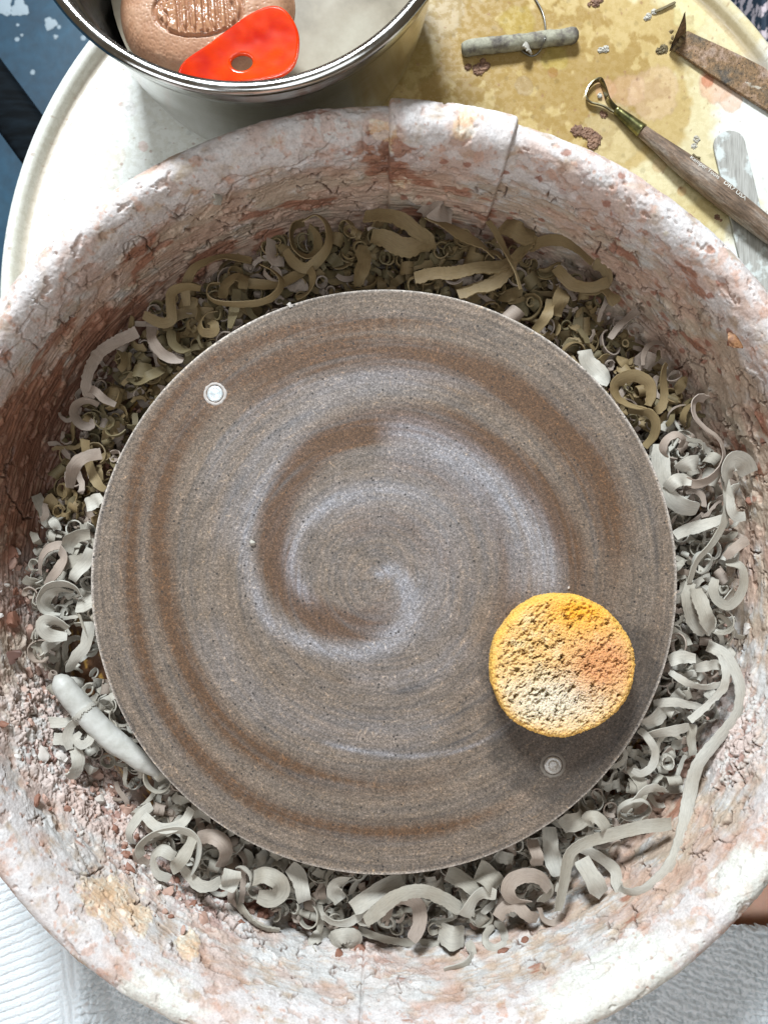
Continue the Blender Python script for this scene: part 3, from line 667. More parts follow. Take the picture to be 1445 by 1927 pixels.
# hero shavings traced one by one: description, points (photo px), height of the middle, width mm, roll start, roll end (deg), extra
G, PA, BU, OL, PK = 0, 1, 2, 3, 4  # BU and OL have the upper heap's shade in their colour
HERO = [
 ('wide double ring', [(570,415),(596,406),(617,425),(619,460),(596,491),(574,503),(551,491),(537,470)], -8, 6, 55, 25, BU, 0),
 ('inner coil of the double ring', [(572,415),(551,422),(546,446),(556,473),(579,487),(598,473),(598,449),(582,425)], -14, 8, 70, 60, BU, 0),
 ('short C shaped hook', [(513,453),(510,472),(518,490),(535,494)], -14, 7, 30, 20, PK, 0),
 ('long arched ribbon', [(354,576),(351,546),(364,511),(392,491),(427,482),(473,489)], -14, 5.5, 10, 30, BU, 0),
 ('thin oval loop', [(415,532),(394,534),(388,552),(406,567),(454,572),(499,567),(524,551),(531,529),(515,511),(492,500)], -6, 4.5, 72, 66, BU, 0),
 ('hooked band', [(420,563),(425,534),(444,520),(458,530),(458,545)], -12, 7, 40, 20, BU, 0),
 ('straight flat strip', [(446,545),(442,575),(434,619)], -12, 6.5, 0, 15, OL, 0),
 ('broad bent band', [(468,535),(517,535),(555,520),(578,506)], -16, 8, 10, 10, BU, 0),
 ('small upright hook', [(583,506),(589,525),(579,548),(558,562)], -9, 5, 40, 50, BU, 0),
 ('angular question mark shaped strip', [(378,543),(350,541),(325,552),(322,580),(322,600),(303,606),(271,593)], -10, 6, 45, 15, BU, 0),
 ('long frilled curved band', [(261,626),(225,640),(190,660),(171,691),(164,726),(172,752)], -12, 8, 15, 20, PK, .6),
 ('tapering curved tongue', [(285,615),(289,642),(311,669),(344,680)], -13, 7, 10, 25, PK, 0),
 ('narrow upright crescent', [(325,622),(325,645),(341,658),(358,657)], -12, 6, 35, 50, OL, 0),
 ('open ring with curled tip', [(410,584),(389,588),(376,607),(383,626),(402,626),(405,612),(395,606)], -12, 5.5, 55, 40, BU, 0),
 ('slim arched strip', [(157,729),(181,736),(198,752),(216,762)], -12, 6, 15, 15, PK, 0),
 ('stubby rectangular strip', [(254,700),(272,695),(286,694)], -12, 10, 10, 10, OL, 0),
 ('pointed leaf shaped strip', [(243,708),(262,717),(285,708),(309,693)], -15, 7, 15, 30, OL, 0),
 ('round hooked curl', [(187,763),(166,755),(145,763),(139,780),(150,797),(168,801),(177,789)], -16, 6, 60, 35, PK, 0),
 ('S bent band', [(163,828),(163,850),(170,885),(185,912),(199,922)], -12, 6.5, 25, 15, BU, 0),
 ('curved bar with hooked end', [(189,853),(165,858),(148,871),(134,894),(130,918)], -8, 7, 20, 45, PK, 0),
 ('V shaped folded strip', [(71,932),(80,950),(86,975),(90,984),(104,978),(123,966)], -26, 8, 20, 20, G, 0),
 ('broad pale tongue', [(166,952),(180,942),(196,936)], -12, 10, 5, 15, PA, 0),
 ('wide arched band', [(125,1038),(131,1018),(150,1008),(172,1005)], -14, 10, 25, 10, G, 0),
 ('loose hooked ribbon', [(80,1080),(80,1050),(92,1032),(113,1026),(125,1030)], -18, 6, 35, 35, PK, 0),
 ('twisting ribbon', [(111,1034),(120,1050),(112,1072),(97,1088),(84,1104)], -12, 7, 45, 15, PK, 0),
 ('straight pale strip', [(175,1033),(160,1058),(148,1075),(138,1091)], -11, 8, 10, 10, PA, 0),
 ('straight bar', [(118,1062),(140,1056),(164,1048)], -16, 9, 15, 15, G, 0),
 ('big round open ring', [(152,1122),(142,1106),(121,1098),(97,1103),(81,1120),(79,1140),(90,1155),(112,1158)], -14, 6, 60, 70, PA, 0),
 ('inner ring nested in the big open ring', [(135,1115),(113,1110),(94,1120),(88,1138),(98,1152)], -17, 6, 50, 50, PA, 0),
 ('small loop', [(82,1104),(68,1110),(62,1126),(68,1138),(78,1134)], -22, 6, 68, 68, G, 0),
 ('folded hook shaped band', [(125,1184),(104,1170),(86,1170),(84,1184),(98,1196),(125,1198)], -14, 7.5, 30, 15, PA, 0),
 ('bent strip with broad pale end', [(80,1232),(88,1218),(104,1206),(124,1196)], -22, 7, 10, 20, PA, 0),
 ('drooping ribbon', [(168,1170),(164,1196),(158,1220),(144,1238),(132,1263)], -16, 6.5, 15, 45, PA, 0),
 ('straight ribbon with a squared end', [(80,1358),(113,1362),(138,1356)], -18, 8, 10, 15, PA, 0),
 ('large C shaped frilled curl', [(100,1391),(128,1395),(145,1412),(150,1435),(140,1456),(122,1466)], -16, 8, 20, 20, PA, .5),
 ('flat pale spiral', [(135,1408),(128,1385),(136,1364),(155,1356),(172,1368),(172,1390),(156,1400),(146,1388),(154,1378)], -14, 6, 15, 20, PA, .3),
 ('curved strip under the clay stick', [(172,1388),(192,1394),(208,1405),(221,1418)], -20, 6, 20, 10, PA, 0),
 ('swept arc ribbon', [(361,1523),(346,1548),(318,1558),(292,1552),(270,1535)], -9, 6, 35, 15, PA, 0),
 ('large round ring', [(268,1610),(266,1590),(290,1570),(325,1564),(355,1569),(373,1588),(373,1615),(362,1642)], -6, 6, 35, 55, PA, 0),
 ('left edge arc', [(275,1580),(262,1600),(266,1622),(292,1640)], -16, 6, 50, 40, PK, 0),
 ('thick right hand arch', [(372,1578),(398,1572),(421,1583),(427,1606),(414,1634)], -10, 8, 30, 30, PK, 0),
 ('inner C curl', [(331,1610),(308,1600),(290,1610),(288,1628),(298,1644),(323,1650)], -10, 6, 35, 20, PA, 0),
 ('broad S band', [(340,1624),(352,1648),(376,1666),(400,1664),(417,1654)], -8, 8, 10, 15, PA, 0),
 ('ribbed strip', [(363,1577),(352,1602),(338,1622),(322,1640)], -4, 9, 10, 20, G, 0),
 ('hair thin curved sliver', [(371,1662),(377,1685),(371,1700),(355,1710)], -20, 3, 50, 55, PK, 0),
 ('drooping strip with curled end', [(250,1584),(246,1565),(256,1545),(270,1528),(285,1518)], -16, 6, 10, 30, PA, 0),
 ('long serrated crescent', [(439,1674),(446,1700),(464,1722),(490,1740),(525,1752)], -18, 5, 35, 20, G, .55),
 ('ragged square flake', [(440,1636),(434,1655),(427,1674)], -8, 14, 5, 20, PA, .6),
 ('polished round scoop', [(478,1654),(500,1645),(524,1656),(528,1678),(510,1692),(486,1684)], -10, 10, 35, 10, G, 0),
 ('stepped wide strip', [(545,1629),(560,1650),(568,1672),(574,1693)], -12, 11, 15, 25, PA, 0),
 ('two lobed curl', [(655,1655),(634,1662),(630,1680),(640,1697)], -12, 10, 35, 15, PA, 0),
 ('long broad blade', [(664,1706),(695,1688),(725,1671),(757,1655)], -14, 11, 10, 20, PA, 0),
 ('sweeping wavy ribbon', [(687,1737),(712,1712),(745,1684),(790,1674),(832,1690),(869,1716)], -4, 9, 25, 10, G, .3),
 ('big C curl', [(727,1728),(735,1704),(760,1694),(786,1706),(789,1738),(774,1766)], -10, 9, 40, 10, PK, 0),
 ('long thin strip', [(674,1745),(716,1764),(765,1776),(828,1778)], -22, 4, 20, 30, G, .2),
 ('wide smooth band', [(840,1641),(873,1660),(911,1682)], -12, 11, 10, 20, G, 0),
 ('thick wedge', [(898,1637),(920,1652),(938,1670)], -12, 13, 20, 30, BU, 0),
 ('arched ribbon', [(873,1724),(888,1698),(908,1684),(933,1682)], -7, 9, 20, 10, PA, 0),
 ('large open ring with lifted end', [(994,1699),(968,1694),(955,1676),(962,1656),(990,1648),(1018,1656),(1032,1678)], -6, 8, 45, 20, PK, 0),
 ('small closed teardrop ring', [(927,1741),(914,1756),(914,1772),(930,1783),(950,1778),(950,1762),(942,1746),(929,1739)], -20, 6, 25, 25, PA, 0),
 ('wavy frilled band', [(936,1726),(952,1710),(972,1706),(990,1720),(1010,1728)], -9, 9, 15, 15, PK, .5),
 ('crumpled squarish flake', [(828,1752),(848,1762),(872,1762)], -16, 15, 5, 10, PA, .5),
 ('drooping crescent lying on the wall', [(880,1770),(888,1790),(882,1807),(862,1820),(836,1830)], -18, 6, 30, 20, PA, 0),
 ('curled strip at the lowest edge', [(595,1795),(587,1776),(600,1758),(624,1757)], -24, 8, 20, 20, PA, .3),
 ('crumpled flower like curl', [(625,1775),(635,1760),(655,1758),(668,1772),(655,1784),(645,1774)], -18, 9, 20, 30, PA, .8),
 ('long S shaped ribbon', [(1332,1214),(1368,1236),(1390,1287),(1384,1341),(1350,1385),(1312,1435),(1297,1496),(1288,1560),(1270,1623),(1233,1669),(1195,1686),(1165,1674),(1158,1640),(1128,1614),(1096,1598)], -14, 9, 12, 10, PA, .2),
 ('straight ridged ribbon', [(1259,1546),(1209,1554),(1150,1573),(1096,1591),(1070,1612),(1058,1660),(1046,1710)], -4, 8.5, 10, 10, G, 0),
 ('folded double strip', [(1094,1619),(1112,1650),(1134,1684)], -6, 13, 15, 25, PA, 0),
 ('curled hoop', [(982,1700),(956,1682),(962,1656),(990,1648),(1016,1656),(1030,1674),(1015,1695)], -14, 8, 60, 40, G, 0),
 ('slender U shaped sliver', [(1016,1710),(1022,1728),(1040,1734),(1060,1722)], -16, 4, 45, 45, PK, 0),
 ('wide vertical strip', [(1032,1555),(1036,1596),(1048,1646)], -14, 11, 10, 10, PA, 0),
 ('crumpled vertical strip', [(1000,1582),(1008,1606),(1010,1630)], -10, 9, 20, 10, PK, .5),
 ('leaf like blade', [(1100,1534),(1080,1546),(1057,1558)], -12, 12, 20, 10, BU, 0),
 ('looped end curl', [(1106,1556),(1108,1542),(1124,1540),(1138,1556),(1132,1572)], -8, 8, 40, 20, BU, 0),
 ('swan neck ribbon', [(1200,1372),(1214,1384),(1232,1414),(1229,1442),(1208,1456),(1188,1448)], -12, 5.5, 20, 15, PA, 0),
 ('broad Y branch strip', [(1187,1446),(1203,1468),(1206,1492),(1188,1520)], -14, 8, 20, 10, G, 0),
 ('scrolled thin strip', [(1250,1490),(1230,1482),(1208,1488),(1188,1508),(1173,1530)], -14, 5, 30, 20, PA, .3),
 ('short flat bar', [(1300,1361),(1301,1390),(1300,1419)], -14, 7, 0, 10, G, 0),
 ('curved strip with serrated edge', [(1296,1355),(1320,1340),(1343,1318),(1360,1291),(1362,1260),(1352,1232)], -10, 5, 10, 25, PA, .4),
 ('gentle white arc', [(1355,1289),(1325,1294),(1290,1284),(1259,1264)], -8, 5, 20, 20, PA, 0),
 ('short broad pale strip', [(1256,1243),(1280,1238),(1306,1238)], -9, 9, 20, 10, PA, 0),
 ('straight strip crossing the long ribbon', [(1355,1252),(1330,1252),(1305,1257)], -14, 7, 10, 20, PA, 0),
 ('thin crossing strip', [(1228,1323),(1264,1320),(1290,1326),(1322,1332)], -14, 5, 20, 30, PA, 0),
 ('smooth oval tongue', [(1209,1361),(1230,1352),(1252,1338)], -12, 13, 15, 20, PA, 0),
 ('pointed curved leaf strip', [(1218,1387),(1255,1376),(1296,1368)], -10, 7.5, 20, 20, PA, 0),
 ('ridged downward strip', [(1300,1096),(1290,1115),(1293,1145),(1305,1172),(1325,1194)], -8, 8, 10, 10, G, .3),
 ('broad ragged downward strip', [(1308,1109),(1319,1145),(1328,1168),(1338,1190)], -5, 11, 10, 10, G, .5),
 ('round grey hoop', [(1362,1058),(1390,1066),(1397,1095),(1388,1125),(1370,1140),(1350,1128),(1344,1108),(1348,1090)], -12, 6, 30, 20, G, 0),
 ('tall S shaped ribbon', [(1327,751),(1312,748),(1300,760),(1302,785),(1322,808),(1348,827),(1360,856),(1352,885),(1330,905),(1308,910),(1290,903)], -2, 6, 60, 20, PK, 0),
 ('long hanging strip', [(1358,896),(1366,936),(1364,983),(1342,1022),(1308,1055),(1292,1096)], -8, 5.5, 20, 15, G, 0),
 ('forked strip end', [(1403,972),(1380,970),(1371,950),(1376,925),(1392,914)], -10, 6, 15, 30, PA, .2),
 ('wide barrel shaped curl', [(1368,905),(1366,885),(1378,868),(1398,872),(1412,890)], -8, 12, 30, 40, PA, 0),
 ('long bright curved strip', [(1240,836),(1243,870),(1248,905),(1262,938),(1285,955),(1312,958)], -9, 10, 15, 30, PA, 0),
 ('striped short bend', [(1255,920),(1266,907),(1282,902),(1300,905)], -4, 9, 15, 25, PA, 0),
 ('striped stubby roll', [(1277,884),(1294,874),(1314,868)], -5, 11, 10, 20, PA, 0),
 ('round frilled hoop', [(1216,768),(1190,762),(1165,748),(1158,726),(1172,712),(1196,708),(1218,722),(1222,745),(1216,764)], -10, 7, 50, 35, BU, .4),
 ('big dark hoop against the bat', [(1214,841),(1228,822),(1231,798),(1222,780),(1202,772),(1182,772)], -10, 6, 45, 35, BU, 0),
 ('thick horn shaped curl', [(1142,531),(1122,538),(1098,538),(1070,532),(1044,505)], -12, 8, 20, 20, BU, 0),
 ('short blunt bent strip', [(1158,573),(1150,555),(1128,541)], -14, 9, 15, 25, BU, .2),
 ('arc strip rising from the bat', [(1007,623),(1024,600),(1034,580),(1036,562)], -12, 7, 15, 20, BU, 0),
 ('wide upright strip', [(1058,546),(1052,570),(1046,594)], -12, 11, 10, 20, BU, 0),
 ('tall bright strip leaning on the bat', [(1098,660),(1108,682),(1130,703),(1143,722)], -9, 12, 10, 30, PA, .3),
 ('slender twig like strip', [(1200,584),(1171,607),(1145,638)], -14, 5, 20, 45, PK, 0),
 ('white wavy tongue', [(1269,1009),(1290,998),(1318,990),(1345,982),(1364,975)], -12, 8.5, 15, 20, PA, 0),
 ('blunt diagonal bar', [(1407,1016),(1385,1030),(1360,1048)], -10, 7, 15, 10, PK, 0),
 ('small looped ring', [(1272,865),(1255,862),(1246,848),(1252,828),(1270,818),(1284,827),(1280,842)], -7, 5, 55, 50, PK, 0),
 ('cracked woody slab', [(686,409),(720,408),(752,414),(785,435),(811,450)], -10, 10, 8, 12, BU, .5),
 ('second cracked slab under the first', [(699,446),(730,450),(760,463),(790,462),(818,458)], -13, 12, 5, 10, BU, .6),
 ('upright ragged strip', [(682,462),(684,495),(677,520),(671,540)], -12, 8, 20, 30, BU, .6),
 ('long rolled splinter', [(805,404),(840,424),(873,446),(905,462),(929,483)], -8, 8, 30, 45, BU, .3),
 ('long rough splinter', [(780,526),(815,518),(850,515),(900,505),(950,498),(985,470),(1006,443)], -10, 9, 10, 20, BU, .6),
 ('cracked curved slab', [(861,556),(895,543),(929,531),(955,510),(968,493)], -12, 9, 10, 20, BU, .5),
 ('thin upright sliver', [(917,418),(938,445),(954,475),(970,510),(979,545)], -2, 4, 30, 50, BU, .1),
 ('torn broad flake', [(800,380),(815,392),(822,402),(850,408)], -10, 15, 10, 10, PK, .8),
 ('large smooth horn', [(996,466),(1020,454),(1054,455),(1090,470),(1116,493)], -9, 8, 25, 15, BU, 0),
 ('curved wrinkled claw', [(1116,495),(1135,510),(1141,531),(1120,545),(1097,545)], -14, 8, 25, 25, BU, .4),
 ('ragged leaf flake', [(948,420),(965,432),(985,440),(1008,440)], -12, 14, 10, 20, BU, .8),
]
def hero(desc, pts, h, w, r0, r1, mi, cr):
    if mi in (BU, OL) and pts[0][1] > 1000: mi = G
    base = []
    off = random.uniform(-1.5, 1.5)
    for i, (px, py) in enumerate(pts):
        sh = surf_h(px, py)
        t = i / (len(pts) - 1)
        # free ends of lying strips drop down to the heap
        hh = max(h + off - 3.0 * (abs(t - .5) * 2) ** 2, sh + 2.6)
        q = P(px, py, hh); base.append((q[0] * 1000, q[1] * 1000, q[2] * 1000))
    L = sum(math.dist(base[i], base[i + 1]) for i in range(len(base) - 1))
    n = int(np.clip(L / 1.1, 14, 130))
    path = smooth_poly(base, n)
    tt = np.linspace(0, 1, n); big = max(r0, r1)
    path[:, 2] += (1.6 if L < 60 else 2.2) * np.sin(tt * PI * random.uniform(1.2, 2.4) + random.uniform(0, 6))
    roll = (np.radians(np.linspace(r0, r1, n)) + .28 * np.sin(tt * PI * random.uniform(1, 2.5) + random.uniform(0, 6))) * (1 if random.random() < .7 else -1)
    mx, my = pts[len(pts) // 2]
    add_shaving(path, roll, w * (.78 if big < 30 else .92), uniq(f"{desc} of {['grey','pale','shade-darkened buff','shade-darkened olive','pinkish'][mi]} clay, {where(mx, my)}"), mat=M_SH[mi],
                seed=random.randrange(9999), thick=.65 if cr < .5 else 1.3, rag=.22 + .5 * cr, crinkle=.45 * cr, cup=random.uniform(-.12, .18), nc=6 if w > 8 else 5)
for hr in HERO: hero(*hr)

def rand_curl(cx, cy, cz, size=1.0, lod=1):
    """a random shaving centred at cx,cy,cz (mm): returns path, roll, width, kind, kw"""
    k = random.random(); rs = random
    yaw = rs.uniform(0, 2 * PI)
    if k < .40:      # open ring or spiral
        r0 = rs.uniform(3.5, 8.5) * size; turns = rs.uniform(.55, 1.35); grow = rs.uniform(-.35, .35); n = int((16 + 22 * turns) / lod)
        t = np.linspace(0, 1, n); a = t * turns * 2 * PI; r = r0 * (1 + grow * t)
        p = np.stack([r * np.cos(a), r * np.sin(a) * rs.uniform(.7, 1), t * rs.uniform(-4, 4)], 1); kind = 'ring curl'
        roll = np.full(n, math.radians(rs.uniform(55, 95))); w = rs.uniform(3.0, 5.5) * size; tilt = rs.uniform(0, .9)
        up = np.repeat(np.array([[0, 0, 1.0]]), n, 0)
    elif k < .55:    # ringlet along a horizontal axis
        r0 = rs.uniform(2.8, 5) * size; turns = rs.uniform(1.2, 2.4); n = int(22 * turns / lod) + 4; t = np.linspace(0, 1, n); a = t * turns * 2 * PI; w = rs.uniform(4, 6.5) * size
        p = np.stack([t * turns * w * rs.uniform(.75, 1.0), r0 * np.cos(a), r0 * np.sin(a)], 1); p[:, 0] -= p[:, 0].mean(); kind = 'ringlet'
        roll = np.zeros(n); tilt = rs.uniform(0, .4)
        up = np.stack([np.zeros(n), np.cos(a), np.sin(a)], 1)
    elif k < .85:    # bent strip
        L = rs.uniform(16, 38) * size; n = int(20 / lod) + 4; t = np.linspace(-.5, .5, n); c1 = rs.uniform(-3.0, 3.0); c2 = rs.uniform(-3, 3)
        ang = c1 * t + c2 * t * t * 2; dx = np.cos(ang) * L / n; dy = np.sin(ang) * L / n
        p = np.stack([np.cumsum(dx), np.cumsum(dy), 4 * rs.uniform(-1, 1.2) * (0.25 - t * t) * 2], 1); p[:, :2] -= p[:, :2].mean(0); kind = 'bent strip'
        roll = np.radians(np.linspace(rs.uniform(-45, 45), rs.uniform(-45, 45), n)); w = rs.uniform(3, 6) * size; tilt = rs.uniform(0, .5)
        up = np.repeat(np.array([[0, 0, 1.0]]), n, 0)
    else:            # crinkled flake
        L = rs.uniform(8, 16) * size; n = int(9 / lod) + 4; t = np.linspace(-.5, .5, n)
        p = np.stack([t * L, 1.5 * np.sin(t * 4), 1.6 * np.sin(t * 5 + 1)], 1); kind = 'ragged flake'
        roll = np.radians(np.linspace(rs.uniform(-30, 30), rs.uniform(-30, 30), n)); w = rs.uniform(7, 11) * size; tilt = rs.uniform(0, .6)
        up = np.repeat(np.array([[0, 0, 1.0]]), n, 0)
    ax = Vector((math.cos(yaw * 3), math.sin(yaw * 3), 0)); M = (Matrix.Rotation(tilt * rs.choice([-1, 1]), 3, ax) @ Matrix.Rotation(yaw, 3, 'Z'))
    M = np.array(M); p = p @ M.T; up = up @ M.T
    p = p + np.array([cx, cy, cz])
    return p, roll, w, kind, up

CLK = ['twelve', 'one', 'two', 'three', 'four', 'five', 'six', 'seven', 'eight', 'nine', 'ten', 'eleven']
def heap_pos(lo=156, hi=197):
    """a place in the heap: radius biased to where the photograph has shavings"""
    while True:
        a = random.uniform(0, 2 * PI); r = math.sqrt(random.uniform(lo * lo, hi * hi))
        x = r * math.cos(a); y = r * math.sin(a)
        px, py = topix(x / 1000, y / 1000, ZB - .02)
        # leave the thin places of the heap thinner
        if math.hypot(px - 150, py - 1240) < 60 and random.random() < .8: continue
        if math.hypot(px - 200, py - 1520) < 95 and random.random() < .8: continue
        if math.hypot(px - 560, py - 1640) < 25 and random.random() < .6: continue
        if px < 110 and 650 < py < 930: continue
        if 220 < px < 420 and py > 1680: continue
        if px > 1150 and py > 1600: continue
        if px > 1330 and 1420 < py: continue
        return x, y, r, a, px, py
LONGR = smooth_poly([(1332,1214),(1368,1236),(1390,1287),(1384,1341),(1350,1385),(1312,1435),(1297,1496),(1288,1560),(1270,1623),(1233,1669),(1195,1686),(1165,1674),(1158,1640),(1128,1614)], 60)
def keep_above(V, r_min_h=None):
    """lift a shaving (mm verts) so that it stays above the pan and clear of the bat"""
    rr = np.hypot(V[:, 0] - PANX, V[:, 1]); hs = np.interp(rr, [188, 195, 200, 203.5, 205, 206], [-42, -40.6, -36.5, -30, -22, -16])
    need = (hs + ZB * 1000 + .6) - V[:, 2]
    return max(0, need.max())
counts = {}
NRAND = 300 - len(HERO)
for i in range(NRAND):
    for _try in range(60):
        x, y, r, a, px, py = heap_pos(157, 190)
        lay = random.uniform(-32, -17)
        if np.hypot(LONGR[:, 0] - px, LONGR[:, 1] - py).min() < 55 or math.hypot(px - 180, py - 1350) < 60: continue
        if px < 150 and r > 178: continue
        p, roll, w, kind, up = rand_curl(x, y, ZB * 1000 + lay, random.uniform(.7, 1.08))
        rr_ = np.hypot(p[:, 0], p[:, 1]).max() + w * .3
        top = py < 800 or (px < 300 and py < 980); mi = random.choice([2, 3, 2, 4] if top else [0, 1, 1, 4, 0, 1])  # upper heap takes the shade-darkened clays
        lab = f"{['narrow','slim','wide','broad'][0 if w < 3.6 else 1 if w < 4.4 else 2 if w < 5.4 else 3]} low lying {['grey','pale','shade-darkened buff','shade-darkened olive','pinkish'][mi]} clay {kind}, {where(px, py)}"
        if rr_ < 203 and (lab not in LABELS or _try > 50): break
    LABELS[lab] = 1
    V, Fc, uv = ribbon(p, roll, w, thick=.75, seed=i, rag=.25, crinkle=.25 if kind == 'ragged flake' else 0, cup=random.uniform(-.1, .2), up=up, nc=4)
    V[:, 2] += keep_above(V)
    # nothing may poke through the bat
    rb = np.hypot(V[:, 0], V[:, 1]); inside = rb < 153.5
    if inside.any() and V[inside, 2].max() > ZB * 1000 - 13: V[:, :2] *= (1 + (154 - rb.min()) / max(r, 1))
    c = V.mean(0); c[2] = V[:, 2].min()
    me = shaving_mesh('clay_shaving', V, Fc, uv, c)
    me.materials.append(M_SH[mi])
    o = bpy.data.objects.new('clay_shaving', me); C.objects.link(o); o.location = (c[0] / 1000, c[1] / 1000, c[2] / 1000)
    tag(o, lab, 'clay shaving', 'clay shavings heaped in the splash pan')

def stuff_shavings():
    VV = []; FF = []; UV = []; MI = []; b = 0
    for i in range(3300):
        x, y, r, a, px, py = heap_pos(150, 194)
        lay = random.uniform(-41, -20)
        p, roll, w, kind, up = rand_curl(x, y, ZB * 1000 + lay, random.uniform(.38, .85), lod=2)
        V, Fc, uv = ribbon(p, roll, w, thick=.8, seed=i, nc=3, up=up, rag=.3, crinkle=.3 if kind == 'ragged flake' else 0)
        V[:, 2] += keep_above(V); V[:, 2] = np.minimum(V[:, 2], ZB * 1000 - 14) if r < 158 else V[:, 2]
        VV.append(V); UV.append(uv); FF += [tuple(q + b for q in f) for f in Fc]; MI += [random.choice([2, 3, 2, 4] if (py < 800 or (px < 300 and py < 980)) else [0, 1, 1, 4, 0, 0])] * len(Fc); b += len(V)
    V = np.concatenate(VV) / 1000; uv = np.concatenate(UV)
    me = bpy.data.meshes.new('clay_shaving_bed'); me.from_pydata([tuple(v) for v in V], [], FF); me.update()
    ul = me.uv_layers.new(name='UVMap'); idx = np.empty(len(me.loops), np.int32); me.loops.foreach_get('vertex_index', idx); ul.data.foreach_set('uv', uv[idx].astype(np.float32).ravel())
    for m in M_SH: me.materials.append(m)
    me.polygons.foreach_set('material_index', MI); me.polygons.foreach_set('use_smooth', [True] * len(me.polygons)); auto_sharp(me)
    o = bpy.data.objects.new('clay_shaving_bed', me); C.objects.link(o)
    tag(o, 'bed of small broken clay shavings filling the bottom of the pan', 'clay shavings', kind='stuff')
stuff_shavings()

# ------------------------------------------------------------------ chunks and crumbs of dry clay
import bmesh
def ico_np(sub):
    bm = bmesh.new(); bmesh.ops.create_icosphere(bm, subdivisions=sub, radius=1.0)
    bm.verts.ensure_lookup_table(); V = np.array([v.co[:] for v in bm.verts]); Fc = np.array([[v.index for v in f.verts] for f in bm.faces]); bm.free(); return V, Fc
ICO1 = ico_np(1); ICO2 = ico_np(2); ICO3 = ico_np(3)
def chunk_verts(r, ico, flat=.6, seed=None):
    V, Fc = ico; V = V.copy(); o = Vector((random.random() * 99, random.random() * 99, 0))
    d = np.array([1 + .45 * mn.noise(Vector(v) * 1.3 + o) + .2 * mn.noise(Vector(v) * 3.1 + o) for v in V])
    V = V * d[:, None] * np.array([r * random.uniform(.8, 1.3), r * random.uniform(.6, 1), r * flat])
    # flatten a few facets
    for _ in range(4):
        nrm = np.array(Vector((random.gauss(0, 1), random.gauss(0, 1), random.gauss(0, 1))).normalized()); dd = V @ nrm; lim = np.percentile(dd, 80); V = V - np.clip(dd - lim, 0, None)[:, None] * nrm
    a = random.uniform(0, 2 * PI); M = np.array(Matrix.Rotation(a, 3, 'Z') @ Matrix.Rotation(random.uniform(-.5, .5), 3, 'X')); return V @ M.T, Fc
CHUNKS = [ # px,py,size mm, material, description
 (22,1040,6,0,'jagged red brown chunk'),(50,1075,5,1,'rounded pinkish chunk'),(20,1170,7,0,'dark red torn chunk'),(55,1190,6,1,'pink crumbly chunk'),(15,1235,7,2,'umber hollow chunk'),(40,1275,4,1,'orange pink lump'),(45,1330,8,3,'white ribbed shell like chunk'),
 (25,1370,5,0,'brick red flat chunk'),(75,1300,8,1,'pink crumbly mound'),(58,1380,5,0,'red brown cube like chunk'),(95,1395,5,1,'pink block'),(75,1420,7,3,'whitish lump'),(110,1430,6,3,'white crumbly lump'),(125,1450,5,2,'dark brown nugget'),
 (160,1500,7,1,'crumbly pink mound'),(205,1490,8,1,'broad crumbly pink mound'),(240,1520,6,1,'small pink mound'),(140,1600,5,3,'white cap shaped lump'),(250,1610,6,1,'pale pink lump'),(312,1683,6,1,'square pink slab'),(290,1660,4,3,'white lump'),
 (353,1685,5,0,'dark red lump'),(400,1680,8,2,'large umber clod'),(430,1705,5,2,'umber splinter chunk'),(385,1735,7,1,'pink forked lump'),(435,1712,7,3,'pale square slab'),(455,1745,5,0,'brown broken lump'),(480,1700,6,0,'brown blocky chunk under the crescent'),
 (500,1618,8,0,'brown rough clod'),(700,1660,6,0,'orange brown clod'),(680,1790,7,0,'red brown flat plate'),(640,1800,5,0,'red brown thin plate'),(705,1745,5,1,'pink brown lump'),(1280,1400,9,1,'tan pink block'),(1290,1450,7,1,'pink pebble like lump'),
 (1251,1415,5,1,'pink cube'),(1222,1430,5,0,'red brown cube'),(1215,1410,5,0,'dark red lump'),(1245,1445,4,3,'pale lump'),(1240,1470,4,1,'small pink nugget'),(1378,640,5,0,'orange brown splinter chunk'),(1405,1180,5,3,'white curled lump'),(950,1790,5,0,'brown flat chunk'),(985,1775,4,0,'small brown chunk'),
 (950,560,8,2,'square brown block'),(760,490,6,2,'brown wet lump'),(905,1640,4,0,'tan knob'),(895,1742,4,1,'small tan knob'),(600,1725,5,2,'dark brown lump'),(660,1680,4,0,'small red nugget'),(1415,945,5,0,'red brown flake'),(700,1710,4,2,'small umber nugget')]
seen = {}
for (px, py, r, mi, desc) in CHUNKS:
    h = surf_h(px, py)
    V, Fc = chunk_verts(r * .8, ICO3)
    x, y, z = P(px, py, h + (1.5 if h > -38 else r * .5))
    me = mesh_np('clay_chunk', V / 1000, Fc, True); auto_sharp(me, .5); 
    o = link('clay_chunk', me, M_RED[mi]); o.location = (x, y, z)
    tag(o, uniq(f"{desc} of dry clay {where(px, py)}"), 'clay chunk', 'loose chunks of dried clay in the splash pan')
